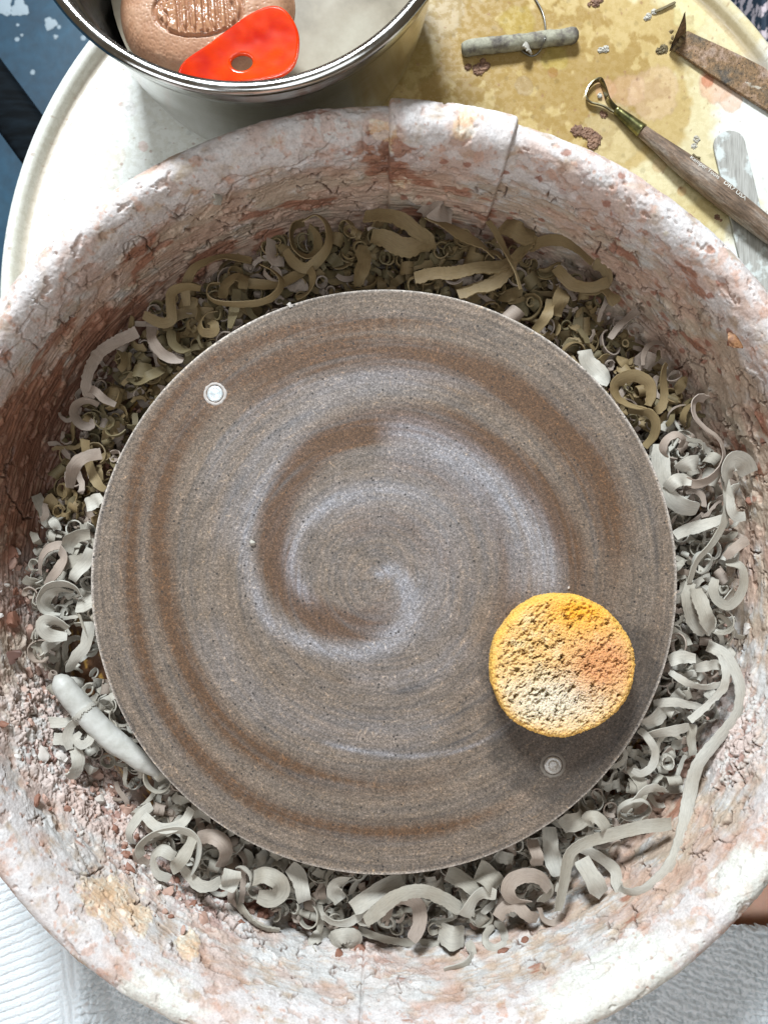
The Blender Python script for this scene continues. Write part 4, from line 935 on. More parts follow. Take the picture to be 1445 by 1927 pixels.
def stuff_crumbs():
    VV = []; FF = []; MI = []; b = 0
    spots = [(30, 1100, 45, 35), (70, 1330, 50, 55), (170, 1490, 60, 120), (250, 1600, 40, 50), (100, 1420, 45, 40), (400, 1710, 40, 130), (480, 1690, 36, 130), (650, 1780, 36, 70), (560, 1750, 40, 60), (1240, 1430, 36, 100), (1290, 1420, 26, 30), (950, 1770, 30, 30), (340, 1680, 36, 70)]
    for (cx, cy, rad, n) in spots:
        for _ in range(n):
            px = random.gauss(cx, rad * .6); py = random.gauss(cy, rad * .6)
            if math.hypot(px - 721, py - 1095) < 560 or (cx > 360 and math.hypot(px - 721, py - 1095) > 672): continue
            h = surf_h(px, py); r = random.choice([.7, 1.0, 1.3, 1.8, 2.6, 3.4]) * random.uniform(.6, 1.1)
            V, Fc = chunk_verts(r, ICO2 if r > 1.5 else ICO1, .7)
            q = P(px, py, h + 1.2 + (random.uniform(0, 2.5)))
            V = V / 1000 + np.array(q); VV.append(V); FF.append(Fc + b); b += len(V)
            MI += [random.choice([0, 1, 1, 3, 1, 3] if cx < 360 else [0, 0, 2, 1])] * len(Fc)
    # dry dust-like fragments all through the heap
    for _ in range(1600):
        x, y, r_, a, px, py = heap_pos(152, 196)
        r = random.uniform(.5, 2.0); V, Fc = chunk_verts(r, ICO1, .5)
        z = ZB * 1000 + random.uniform(-41, -30) + max(0, r_ - 188) * .8
        V = (V + np.array([x, y, z])) / 1000; VV.append(V); FF.append(Fc + b); b += len(V); MI += [random.choice([0, 1, 2, 3, 1])] * len(Fc)
    me = mesh_np('clay_crumbs', np.concatenate(VV), np.concatenate(FF), False)
    for m in M_RED: me.materials.append(m)
    me.polygons.foreach_set('material_index', MI)
    o = bpy.data.objects.new('clay_crumbs', me); C.objects.link(o); tag(o, 'loose red and pink clay crumbs scattered on the pan wall and floor', 'clay crumbs', kind='stuff')
stuff_crumbs()

# thick clay stick at the lower left
def build_stick():
    pts = []
    for (px, py, h) in [(103, 1273, -15), (112, 1281, -15), (135, 1310, -15), (165, 1345, -15.5), (205, 1385, -16), (240, 1412, -16.5), (275, 1438, -18), (300, 1458, -20)]:
        q = P(px, py, h); pts.append(q)
    p = smooth_poly([(a * 1000, b * 1000, c * 1000) for a, b, c in pts], 90)
    t = np.linspace(0, 1, 90)
    r = np.interp(t, [0, .02, .05, .1, .3, .315, .33, .6, .85, 1], [.6, 3.2, 5.0, 6.0, 6.4, 6.6, 6.3, 6.1, 5.2, 2.2])
    V, Fc = tube(p, r, 36)
    off = np.array([.35 * mn.noise(Vector(v) * .12) + .15 * mn.noise(Vector(v) * .5) for v in V])
    ctr = np.repeat(p, 36, 0); d = (V - ctr); V = V + d / (np.linalg.norm(d, axis=1)[:, None] + 1e-6) * off[:, None]
    n = N('smooth_pale_clay', (.56, .555, .52), .55); f = n.noise(150, 4, .6); n.color(n.ramp(f, [(.3, (.38, .37, .33)), (.6, (.47, .46, .425)), (.8, (.53, .525, .49))])); n.bump(n.noise(500, 3), .35, .0005)
    o = link('clay_stick', mesh_np('clay_stick', V / 1000, Fc, True), n.m); tag(o, 'thick smooth pale grey clay stick with pointed end tucked under the bat', 'clay stick')
    # torn collar around it
    q = p[28]; a = (p[29] - p[27]); a /= np.linalg.norm(a)
    s = np.cross(a, [0, 0, 1.0]); s /= np.linalg.norm(s); u = np.cross(s, a)
    tt = np.linspace(-.2, PI * 1.02, 40); ring = np.stack([q + 6.6 * (math.cos(k) * s + math.sin(k) * u) for k in tt])
    upn = np.stack([(math.cos(k) * s + math.sin(k) * u) for k in tt])
    V, Fc, uv = ribbon(ring, np.zeros(40), 2.6, thick=.9, seed=3, rag=.7, nc=4, up=upn)
    me = shaving_mesh('clay_collar', V, Fc, uv, np.zeros(3)); c = link('clay_collar', me, M_SH[1], o)
build_stick()

# ------------------------------------------------------------------ sponge on the bat
def build_sponge():
    V, Fc = ico_np(6) if False else (None, None)
    # superellipsoid puck on a dense sphere grid
    nu, nv = 520, 300
    a = np.linspace(0, 2 * PI, nu, endpoint=False)[:, None]; 
    # v from top centre over the side to the bottom centre
    s = np.linspace(0, 1, nv)
    Rr, Ht = 35.6, 20.0
    prof = smooth_poly([(0.05, Ht), (12, Ht - .1), (24, Ht - .5), (32, Ht - .5), (34.6, Ht - 1.6), (Rr, Ht - 4), (Rr - .2, 9), (Rr - 1.6, 4), (Rr - 3, 1.0), (Rr - 6, .2), (15, .1), (.05, .1)], nv)
    r = prof[:, 0][None]; z = np.repeat(prof[:, 1][None], nu, 0)
    wob = 1 + .012 * np.sin(2 * a + .6) + .014 * np.sin(3 * a + 2) + .006 * np.sin(7 * a)
    X = r * np.cos(a) * wob; Y = r * np.sin(a) * wob
    tr = np.gradient(prof[:, 0]); tz = np.gradient(prof[:, 1]); L = np.hypot(tr, tz); NR = (-tz / L)[None]; NZ = (tr / L)[None]
    # local 2-D coordinates that stay even over top and side
    arc = np.r_[0, np.cumsum(np.hypot(np.diff(prof[:, 0]), np.diff(prof[:, 1])))][None]
    U = arc * np.cos(a); W_ = arc * np.sin(a)
    rot = .62; Ux = U * math.cos(rot) + W_ * math.sin(rot); Wx = -U * math.sin(rot) + W_ * math.cos(rot)
    n_lo = fbm(U / 14, W_ / 14, 3, 3); n_f = fbm(U / 1.5, W_ / 1.5, 5, 3, .65); n_ff = fbm(U / .55, W_ / .55, 7, 2)
    v1, v2, vid = voro(Ux / 3.4 + .3 * n_f, Wx / 2.2 + .3 * n_f, 11); hole = sst(.42, .12, v1 * (1 + .5 * n_f) / (.35 + vid)) * (vid > .72)
    w1, w2, wid = voro(Ux / 8.5 + .5 * n_f + .5 * n_lo, Wx / 4.6 + .5 * n_f, 13); big = sst(.34, .14, w1 * (1 + .8 * n_f) / (.4 + .8 * wid)) * (wid > .60)
    m1, m2, mid_ = voro(U / 1.25, W_ / 1.25, 17); tiny = sst(.38, .15, m1) * (mid_ > .45)
    topm = sst(38, 30, arc + 0 * a)
    pf = fbm(Ux / 4.2 + .6 * n_lo, Wx / 2.6, 31, 4, .6); dens = np.exp(-(((U + 6) / 22) ** 2 + ((W_ + 9) / 13) ** 2)) + .6 * np.exp(-(((U + 8) / 9) ** 2 + ((W_ - 13) / 13) ** 2)) + .35
    big = np.clip(big * .25 + sst(.30, .48, pf + .16 * n_f + .16 * dens - .10), 0, 1)
    disp = .8 * n_lo + .55 * n_f + .34 * n_ff - 1.5 * hole * (.35 + .65 * topm) - 3.4 * big * topm - .5 * tiny
    X = X + NR * (-1) * 0 + (-(NR) * -1) * 0 * X
    cosA = np.cos(a); sinA = np.sin(a)
    X = X + (NR * disp) * cosA * 1.0 ; Y = Y + (NR * disp) * sinA; Z = z + NZ * disp
    # outward normal check: prof goes outward on top so (−tz, tr) = (0,+) there
    Zw = Z
    dx = r * cosA / Rr; dy = r * sinA / Rr
    col = np.ones(X.shape + (3,)) * np.array([.76, .47, .18])
    col = lerp(col, (.76, .58, .32), sst(-.1, .5, fbm(U / 7, W_ / 7, 23, 4)) * .8)
    g = np.exp(-(((dx + .12) / .7) ** 2 + ((dy + .45) / .38) ** 2)); col = lerp(col, (.72, .63, .48), np.clip(g * (1.1 + .5 * n_ff), 0, 1))
    g = np.exp(-(((dx - .55) / .45) ** 2 + ((dy - .05) / .42) ** 2)); col = lerp(col, (.66, .30, .13), np.clip(g * 1.25 + .3 * n_f * g, 0, 1) * .9)
    g = np.exp(-(((dx - .25) / .5) ** 2 + ((dy - .78) / .28) ** 2)); col = lerp(col, (.88, .40, .03), np.clip(g * (1 + .3 * n_f), 0, 1) * .95)
    side = sst(30, 37, arc + 0 * a); col = lerp(col, (.86, .46, .08), side * .75)
    col = col * (1 + .10 * n_f)[..., None]
    col = lerp(col, (.34, .23, .07), np.clip(big * .6 + hole * .25, 0, 1))
    V = np.stack([X, Y, Zw], -1).reshape(-1, 3) / 1000
    n = N('yellow_foam', (.8, .6, .3), .95); c = n.attr('Col'); f = n.noise(1300, 3, .7)
    n.color(n.mix(1.0, c, n.ramp(f, [(.3, .72), (.5, 1.0), (.75, 1.25)]), 'MULTIPLY')); n.b.inputs['Specular IOR Level'].default_value = .1
    n.b.inputs['Subsurface Weight'].default_value = .15; n.b.inputs['Subsurface Scale'].default_value = .004; n.b.inputs['Subsurface Radius'].default_value = (1, .6, .15)
    n.bump(f, .9, .0006)
    o = link('sponge', mesh_np('sponge', V, grid_faces(nu, nv, True), True, col.reshape(-1, 3)), n.m)
    x, y, _ = P(1056, 1252, 16); o.location = (x, y, ZB + .0002)
    tag(o, 'round yellow foam sponge stained with grey and orange clay, lying on the bat', 'sponge')
build_sponge()
# little crumb and white specks on the bat
V, Fc = chunk_verts(1.7, ICO3); o = link('clay_crumb', mesh_np('clay_crumb', V / 1000, Fc), M_SH[1]); x, y, z = P(476, 1021, .9); o.location = (x, y, ZB + .0010); tag(o, 'single pale clay crumb lying on the left half of the bat', 'clay crumb')
V, Fc = chunk_verts(.9, ICO2); o = link('clay_fleck', mesh_np('clay_fleck', V / 1000, Fc), M_RED[3]); x, y, z = P(1069, 1107, .4); o.location = (x, y, ZB + .0004); tag(o, 'tiny white clay fleck just above the yellow sponge', 'clay fleck')
V, Fc = chunk_verts(2.0, ICO3, .25); o = link('clay_fleck', mesh_np('clay_fleck', V / 1000, Fc), M_RED[3]); x, y, z = P(545, 574, .3); o.location = (x, y, ZB + .0002); tag(o, 'white clay smudge stuck on the top left edge of the bat', 'clay fleck')

# clay bit stuck to the upper left wall and wood chip on the right wall
def wall_bits():
    p0 = [P(398, 350, 16), P(405, 362, 19), P(412, 372, 20), P(408, 384, 18)]
    pts = smooth_poly([(a * 1000, b * 1000, c * 1000) for a, b, c in p0], 16)
    add_shaving(pts, np.radians(np.linspace(20, 70, 16)), 5.5, uniq('small whitish clay curl stuck to the upper left pan wall'), mat=M_SH[1], seed=5, thick=1.4, rag=.6, crinkle=.4, group='clay shavings heaped in the splash pan')
    V, Fc = chunk_verts(3.0, ICO3, .45); V[:, 0] *= 1.9; V = V @ np.array(Matrix.Rotation(-.75, 3, 'Z')).T
    n = N('splintered_clay_chip', (.42, .20, .08), .6); f = n.noise(300, 4); n.color(n.ramp(f, [(.35, (.16, .07, .035)), (.6, (.36, .18, .08))])); n.bump(f, .8, .001)
    x, y, z = P(1380, 640, surf_h(1380, 640) + 3.5); o = link('wood_chip', mesh_np('wood_chip', V / 1000, Fc), n.m); o.location = (x, y, z); tag(o, 'orange brown splintered chip stuck on the right pan wall', 'chip')
wall_bits()

# ------------------------------------------------------------------ steel bowl with water, sponge and rib
BX, BY = -0.063, 0.3205
def build_bowl():
    steel = N('polished_steel', (.6, .6, .6), .13, Metallic=1.0); f = steel.noise(60, 4, .6); s2 = steel.noise(1.0, 2, .5, vec=steel.scaled(20, 20, 900))
    steel.rough(steel.ramp(f, [(.35, .12), (.7, .24)])); steel.bump(steel.math('ADD', steel.math('MULTIPLY', s2, .1), steel.noise(14, 2, .5)), .35, .004); sm = steel.noise(25, 4, .6); steel.color(steel.ramp(sm, [(.3, (.46, .45, .42)), (.6, (.62, .62, .62))]))
    g = HT / 1000
    prof = [(0, g + .0005), (.070, g + .0005), (.076, g + .0015), (.080, g + .006), (.0835, g + .016), (.0875, g + .038), (.0905, g + .070), (.0925, g + .088), (.0935, g + .0925), (.0968, g + .0940), (.0974, g + .097), (.0978, g + .1035), (.0990, g + .1062), (.1008, g + .1074), (.1012, g + .1090), (.0998, g + .1103), (.0972, g + .1108), (.0952, g + .1098), (.0945, g + .1078), (.0945, g + .100), (.0938, g + .0955), (.0915, g + .0925), (.0892, g + .070), (.0862, g + .038), (.082, g + .016), (.078, g + .007), (.070, g + .003), (0, g + .0028)]
    ps = smooth_poly(prof, 150)
    V, Fc = lathe([(max(r, .00005), h) for r, h in ps], 200)
    V[:, 0] += BX; V[:, 1] += BY; V[:, 2] += ZB
    o = link('steel_bowl', mesh_np('steel_bowl', V, Fc), steel.m); tag(o, 'polished stainless steel bowl of slip water standing on the table at top left', 'bowl')
    # water
    wl = -.009
    w = N('slip_water', (.42, .36, .26), .28); w.b.inputs['Specular IOR Level'].default_value = .12; a = w.noise(28, 5, .6); w.color(w.ramp(a, [(.3, (.12, .10, .07)), (.55, (.24, .205, .15)), (.8, (.33, .30, .235))])); w.bump(w.noise(35, 2), .06, .003)
    k = 128; rr = np.array([.0001, .03, .06, .0826]); aa = np.linspace(0, 2 * PI, k, endpoint=False)
    V = np.stack([BX + rr[None] * np.cos(aa)[:, None], BY + rr[None] * np.sin(aa)[:, None], np.full((k, 4), ZB + wl)], -1).reshape(-1, 3)
    V2 = V.copy(); V2[:, 2] -= .001
    o = link('slip_water', mesh_np('slip_water', V, grid_faces(k, 4, True)), w.m); tag(o, 'cloudy tan slip water filling the lower part of the steel bowl', 'water', kind='stuff')
build_bowl()

def seg_dist(X, Y, a, b):
    ax, ay = a; bx, by = b; dx, dy = bx - ax, by - ay; L = dx * dx + dy * dy + 1e-12
    t = np.clip(((X - ax) * dx + (Y - ay) * dy) / L, 0, 1); return np.hypot(X - ax - t * dx, Y - ay - t * dy)
LET = { # strokes in a unit cell 0..1 x 0..1
 'M': [[(0, 0), (0, 1), (.5, .35), (1, 1), (1, 0)]], 'U': [[(0, 1), (0, .18), (.25, 0), (.75, 0), (1, .18), (1, 1)]], 'D': [[(0, 0), (0, 1), (.6, 1), (1, .75), (1, .25), (.6, 0), (0, 0)]],
 'T': [[(0, 1), (1, 1)], [(.5, 1), (.5, 0)]], 'O': [[(.5, 0), (.1, .15), (0, .5), (.1, .85), (.5, 1), (.9, .85), (1, .5), (.9, .15), (.5, 0)]], 'L': [[(0, 1), (0, 0), (1, 0)]],
 'S': [[(1, .82), (.75, 1), (.25, 1), (0, .8), (.2, .56), (.8, .44), (1, .2), (.75, 0), (.25, 0), (0, .18)]]}
def build_bowl_sponge():
    # oval puck, local mm coordinates (x right, y up in the photograph), centred
    A_, B_ = 46.5, 37.0
    nu, nv = 420, 220
    a = np.linspace(0, 2 * PI, nu, endpoint=False)[:, None]
    prof = smooth_poly([(.0005, 1.0), (.4, .98), (.7, .92), (.86, .80), (.95, .60), (1.0, .35), (.98, .12), (.90, 0), (.5, -.02), (.0005, -.02)], nv)
    Hh = 24.0; r = prof[:, 0][None]
    X = A_ * r * np.cos(a) * (1 + .03 * np.cos(3 * a)); Y = B_ * r * np.sin(a); Z = Hh * np.repeat(prof[:, 1][None], nu, 0)
    lc = (-1.0, -7.7)                        # centre of the stamped oval
    lx = X - lc[0]; ly = Y - lc[1]; OA, OB = 22.5, 13.2
    top = sst(.75, .9, np.repeat(prof[:, 1][None], nu, 0)) * (np.arange(nv)[None] < nv * .5)
    el = np.sqrt((lx / OA) ** 2 + (ly / OB) ** 2); dring = np.abs(el - 1) * OB
    groove = sst(1.15, .35, dring)
    word = 'MUDTOOLS'; n = len(word); X0 = -OA * .88; cw = 2 * OA * .88 / n
    best = np.full(X.shape, 9.0)
    for i, ch in enumerate(word):
        # the print is upside down in the picture: first letter at the right
        for st in LET[ch]:
            q = []
            for (u, v) in st:
                gx = X0 + (i + .16 + .68 * u) * cw; gh = OB * .84 * math.sqrt(max(0, 1 - (gx / OA) ** 2)); gy = (2 * v - 1) * gh
                q.append((-gx, -gy))
            qq = []
            for k in range(len(q) - 1): best = np.minimum(best, seg_dist(lx, ly, q[k], q[k + 1]))
    groove = np.maximum(groove, sst(.95, .3, best)) * top
    inner = sst(1.0, .94, el) * top
    n_f = fbm(X / 1.6, Y / 1.6, 5, 3, .6); n_l = fbm(X / 14, Y / 14, 9, 3); wr = fbm((X + Y * .5) / 9, (Y - X * .5) / 1.8, 12, 3)
    v1, v2, vid = voro(X / 1.7, Y / 1.7, 7); pore = sst(.30, .12, v1) * (vid > .35)
    Z = Z + (.10 * n_f + .7 * n_l - .35 * pore + .12 * wr * sst(.2, -.6, Y / B_)) * (r < .99) * sst(-.02, .2, prof[:, 1][None]) - 1.7 * groove + .3 * inner
    col = np.ones(X.shape + (3,)) * np.array([.36, .18, .095]); col = lerp(col, (.44, .26, .16), sst(-.2, .5, n_l + .3 * n_f) * .6); col = lerp(col, (.30, .14, .08), np.clip(groove * .7 + pore * .4, 0, 1)); col = lerp(col, (.40, .20, .11), inner * .35)
    rg = .60 - .45 * np.clip(groove + inner * .5 + sst(.12, .0, el - 1) * top, 0, 1)
    V = np.stack([X, Y, Z], -1).reshape(-1, 3) / 1000
    m = N('terracotta_foam', (.5, .27, .16), .5); c = m.attr('Col'); f = m.noise(1200, 3, .7); m.color(m.mix(1.0, c, m.ramp(f, [(.3, .8), (.55, 1.0), (.8, 1.15)]), 'MULTIPLY')); m.l(m.attr('Rgh', 'Fac'), m.b.inputs['Roughness']); m.bump(f, .12, .0003); m.b.inputs['Coat Weight'].default_value = .12; m.b.inputs['Coat Roughness'].default_value = .12
    o = link('stamped_sponge', mesh_np('stamped_sponge', V, grid_faces(nu, nv, True), True, col.reshape(-1, 3), {'Rgh': rg.ravel()}), m.m)
    x, y, _ = P(376, -8, 4); o.location = (x, y, ZB - .018); o.rotation_euler = (0, 0, math.radians(4))
    tag(o, 'wet terracotta coloured sponge with a stamped oval logo floating in the steel bowl', 'sponge')
build_bowl_sponge()

def extrude_outline(name, pts, z0, thick, mat, hole=None, tilt=None, bev=.0007, parent=None):
    """pts: world xy outline (m); solid plate with rounded edge, z0 bottom"""
    cu = bpy.data.curves.new(name, 'CURVE'); cu.dimensions = '2D'; cu.fill_mode = 'BOTH'; cu.extrude = max(thick / 2 - bev, .00005); cu.bevel_depth = bev; cu.bevel_resolution = 2
    for loop in [pts] + ([hole] if hole is not None else []):
        sp = cu.splines.new('POLY'); sp.points.add(len(loop) - 1); sp.use_cyclic_u = True
        for q, pt in zip(sp.points, loop): q.co = (pt[0], pt[1], 0, 1)
    ob = bpy.data.objects.new(name + '_c', cu); C.objects.link(ob)
    dg = bpy.context.evaluated_depsgraph_get(); me = bpy.data.meshes.new_from_object(ob.evaluated_get(dg)); bpy.data.objects.remove(ob); bpy.data.curves.remove(cu)
    me.name = name; me.materials.clear(); me.polygons.foreach_set('use_smooth', [True] * len(me.polygons)); auto_sharp(me, .6)
    o = link(name, me, mat, parent); o.location = (0, 0, z0 + thick / 2); return o

def closed_smooth(pts, n=80):
    p = np.array(pts + pts[:1], float); q = np.array(pts[-2:] + pts + pts[:3], float); c = smooth_poly(q, n * 2)
    # keep the section covering exactly one loop
    out = []; m = len(pts)
    for i in range(m):
        p0, p1, p2, p3 = (np.array(pts[(i + k - 1) % m], float) for k in range(4))
        for t in np.linspace(0, 1, max(3, n // m), endpoint=False):
            out.append(.5 * ((2 * p1) + (-p0 + p2) * t + (2 * p0 - 5 * p1 + 4 * p2 - p3) * t ** 2 + (-p0 + 3 * p1 - 3 * p2 + p3) * t ** 3))
    return [tuple(v) for v in out]
def build_rib():
    h = 8
    loop = closed_smooth([(338, 132), (352, 112), (392, 88), (432, 62), (470, 38), (505, 24), (530, 26), (548, 44), (559, 72), (557, 104), (545, 128), (515, 142), (450, 149), (385, 149), (348, 143)], 90)
    c = P(450, 90, h)
    hole = [(455 + 26 * math.cos(t) * .97 - 5 * math.sin(t), 117 - 19 * math.sin(t) - 4 * math.cos(t)) for t in np.linspace(0, 2 * PI, 32, endpoint=False)]
    w = [P(x, y, h)[:2] for x, y in loop]; wh = [P(x, y, h)[:2] for x, y in hole]
    w = [(x - c[0], y - c[1]) for x, y in w]; wh = [(x - c[0], y - c[1]) for x, y in wh]
    m = N('red_silicone', (.50, .018, .0005), .25); m.b.inputs['Specular IOR Level'].default_value = .3; m.b.inputs['Subsurface Weight'].default_value = .25; m.b.inputs['Subsurface Scale'].default_value = .006; m.b.inputs['Subsurface Radius'].default_value = (1, .12, .03); m.b.inputs['Coat Weight'].default_value = .5
    m.b.inputs['Coat Roughness'].default_value = .1; m.bump(m.noise(45, 2), .35, .004); fr = m.noise(40, 3, .5); m.color(m.ramp(fr, [(.35, (.40, .008, .0008)), (.55, (.58, .035, .0005)), (.75, (.66, .06, .001))]))
    o = extrude_outline('potters_rib', w, 0, .0034, m.m, wh, bev=.0014); o.location = (c[0], c[1], ZB + .0075); o.rotation_euler = (math.radians(6), math.radians(-3), 0)
    tag(o, 'red kidney shaped silicone rib with a round hole, leaning on the stamped sponge', 'pottery rib')
build_rib()

# ------------------------------------------------------------------ tools on the table
def build_wire_cutter():
    root = empty('wire_cutter', P(978, 80, HT)); tag(root, 'clay wire cutter with a grey clay caked toggle handle on the stained table', 'wire cutter')
    A = np.array(P(869, 92, HT + 4.3)); B = np.array(P(1087, 66, HT + 4.3))
    n = 60; t = np.linspace(0, 1, n); path = A[None] * (1 - t)[:, None] + B[None] * t[:, None]
    rad = np.interp(t, [0, .012, .05, .5, .52, .56, .6, .95, .985, 1], [.0028, .0036, .0043, .0043, .0041, .0040, .0043, .0043, .0036, .0022])
    V, Fc = tube(path, rad, 24); ctr = np.repeat(path, 24, 0); d = V - ctr
    k = np.array([1 + .10 * mn.noise(Vector(v) * 160) + .07 * mn.noise(Vector(v) * 500) for v in V]); V = ctr + d * k[:, None]
    m = N('clay_caked_wood', (.34, .33, .26), .8); f = m.noise(130, 4, .6); g = m.noise(700, 4, .7); c = m.ramp(f, [(.30, (.07, .06, .052)), (.44, (.17, .15, .12)), (.54, (.29, .275, .205)), (.75, (.36, .345, .265))]); m.color(m.mix(1.0, c, m.ramp(g, [(.3, .75), (.7, 1.15)]), 'MULTIPLY')); m.bump(m.math('ADD', f, m.math('MULTIPLY', g, .4)), .7, .0008)
    h = link('toggle_handle', mesh_np('toggle_handle', V, Fc, True), m.m); setparent(h, root)
    steel = N('thin_steel_wire', (.20, .19, .17), .35, Metallic=.8).m
    w = smooth_poly([tuple(P(*q)) for q in [(955, -70, HT + 1), (985, -35, HT + 1), (1008, 0, HT + 1), (1022, 28, HT + 1.5), (1026, 56, HT + 4), (1024, 75, HT + 8.8), (1018, 92, HT + 3), (1008, 103, HT + .8), (998, 105, HT + .8), (985, 98, HT + 1.5), (976, 88, HT + 5)]], 80)
    V, Fc = tube(w, np.full(80, .00055), 8); o = link('wire', mesh_np('wire', V, Fc), steel); setparent(o, root)
    V, Fc, uv = ribbon(smooth_poly([tuple(1000 * v for v in P(*q)) for q in [(985, 82, HT + 8), (993, 90, HT + 7), (998, 100, HT + 3)]], 12), np.radians(np.linspace(10, 40, 12)), 4.5, thick=1.2, rag=.6, crinkle=.3, nc=4, taper=(.2, .8))
    o = link('clay_flake', shaving_mesh('clay_flake', V, Fc, uv, np.zeros(3)), M_SH[1]); setparent(o, root)
build_wire_cutter()

def build_steel_tool():
    root = empty('bent_trimming_tool', P(1350, 120, HT)); tag(root, 'rusty flat steel trimming tool with its end bent up, top right of table', 'trimming tool')
    m = N('rusty_steel', (.2, .1, .05), .6, Metallic=.25); f = m.noise(75, 5, .65); g = m.noise(600, 4, .7); v = m.voro(420)
    c = m.ramp(f, [(.30, (.075, .068, .06)), (.42, (.14, .095, .055)), (.52, (.21, .125, .06)), (.62, (.27, .18, .125)), (.75, (.25, .215, .185))])
    c = m.mix(1.0, c, m.ramp(g, [(.3, .45), (.5, 1.0), (.75, 1.5)]), 'MULTIPLY'); c = m.mix(m.math('LESS_THAN', v, .16), c, (.05, .03, .02))
    cl = m.noise(55, 4, .6, vec=m.scaled(1, 1.7, 1, .5)); c = m.mix(m.ramp(cl, [(.62, 0.0), (.66, .75)]), c, (.50, .46, .38))
    m.color(c); m.bump(m.math('ADD', g, f), .7, .0006)
    hb = HT + 1.0
    pts = [P(*q, hb)[:2] for q in [(1262, 92), (1268, 78), (1278, 66), (1292, 63), (1315, 74), (1342, 86), (1395, 111), (1445, 137), (1500, 166), (1480, 236), (1440, 208), (1425, 199), (1380, 170), (1328, 137), (1290, 111)]]
    o = extrude_outline('blade', [(x, y) for x, y in pts], ZB + hb / 1000, .0019, m.m, bev=.0005); setparent(o, root)
    # bent-up cutting end: a tapered leaf rising from the strip
    rows = []
    for t in np.linspace(0, 1, 14):
        l = np.array(P(1259 + 21 * t + 5 * t * t * 1.3, 94 - 60 * t - 10 * t * t, hb + 1.5 + 20 * t)); r = np.array(P(1289 - 2 * t + 3 * math.sin(t * PI) + 3 * t * t, 66 - 34 * t - 12 * t * t, hb + 1.5 + 15 * t))
        w = 1 - .55 * t ** 2.2; c_ = (l + r) / 2; rows.append((c_ + (l - c_) * w, c_ + (r - c_) * w))
    vs = []; nn = 7
    for (l, r) in rows:
        for k in range(nn):
            u = k / (nn - 1); p = l * (1 - u) + r * u; p = p + np.array([0, 0, -.0022 * math.sin(u * PI)]); vs.append(p)
    n0 = len(vs); vs += [v + np.array([.0003, -.0002, -.0015]) for v in vs]
    gf = grid_faces(14, nn); fs = [tuple(int(q) for q in f) for f in gf] + [tuple(int(q) + n0 for q in f[::-1]) for f in gf]
    bd = [i * nn for i in range(14)] + [13 * nn + k for k in range(1, nn)] + [i * nn + nn - 1 for i in range(12, -1, -1)] + [k for k in range(nn - 2, 0, -1)]
    for a, b in zip(bd, bd[1:] + bd[:1]): fs.append((a, b, b + n0, a + n0))
    o = link('bent_tip', mesh_np('bent_tip', np.array(vs), fs), m.m); setparent(o, root)
    # clay stuck in the bend
    VV = []; FF = []; b = 0
    for (px, py, r) in [(1262, 60, 1.8), (1265, 70, 1.5), (1270, 88, 1.6), (1279, 77, 2.0), (1285, 66, 1.6), (1281, 60, 1.3), (1276, 84, 1.6), (1268, 92, 1.4), (1288, 62, 1.1)]:
        V, Fc = chunk_verts(r, ICO2, .5); V = V / 1000 + np.array(P(px, py, hb + 3.0)); VV.append(V); FF.append(Fc + b); b += len(V)
    o = link('stuck_clay', mesh_np('stuck_clay', np.concatenate(VV), np.concatenate(FF), False), M_SH[2]); setparent(o, root)
build_steel_tool()

def text_mesh(s, size, depth):
    cu = bpy.data.curves.new('txt', 'FONT'); cu.body = s; cu.size = size; cu.extrude = depth; cu.align_x = 'LEFT'; cu.align_y = 'CENTER'
    ob = bpy.data.objects.new('txt', cu); C.objects.link(ob); dg = bpy.context.evaluated_depsgraph_get()
    me = bpy.data.meshes.new_from_object(ob.evaluated_get(dg)); bpy.data.objects.remove(ob); bpy.data.curves.remove(cu); return me

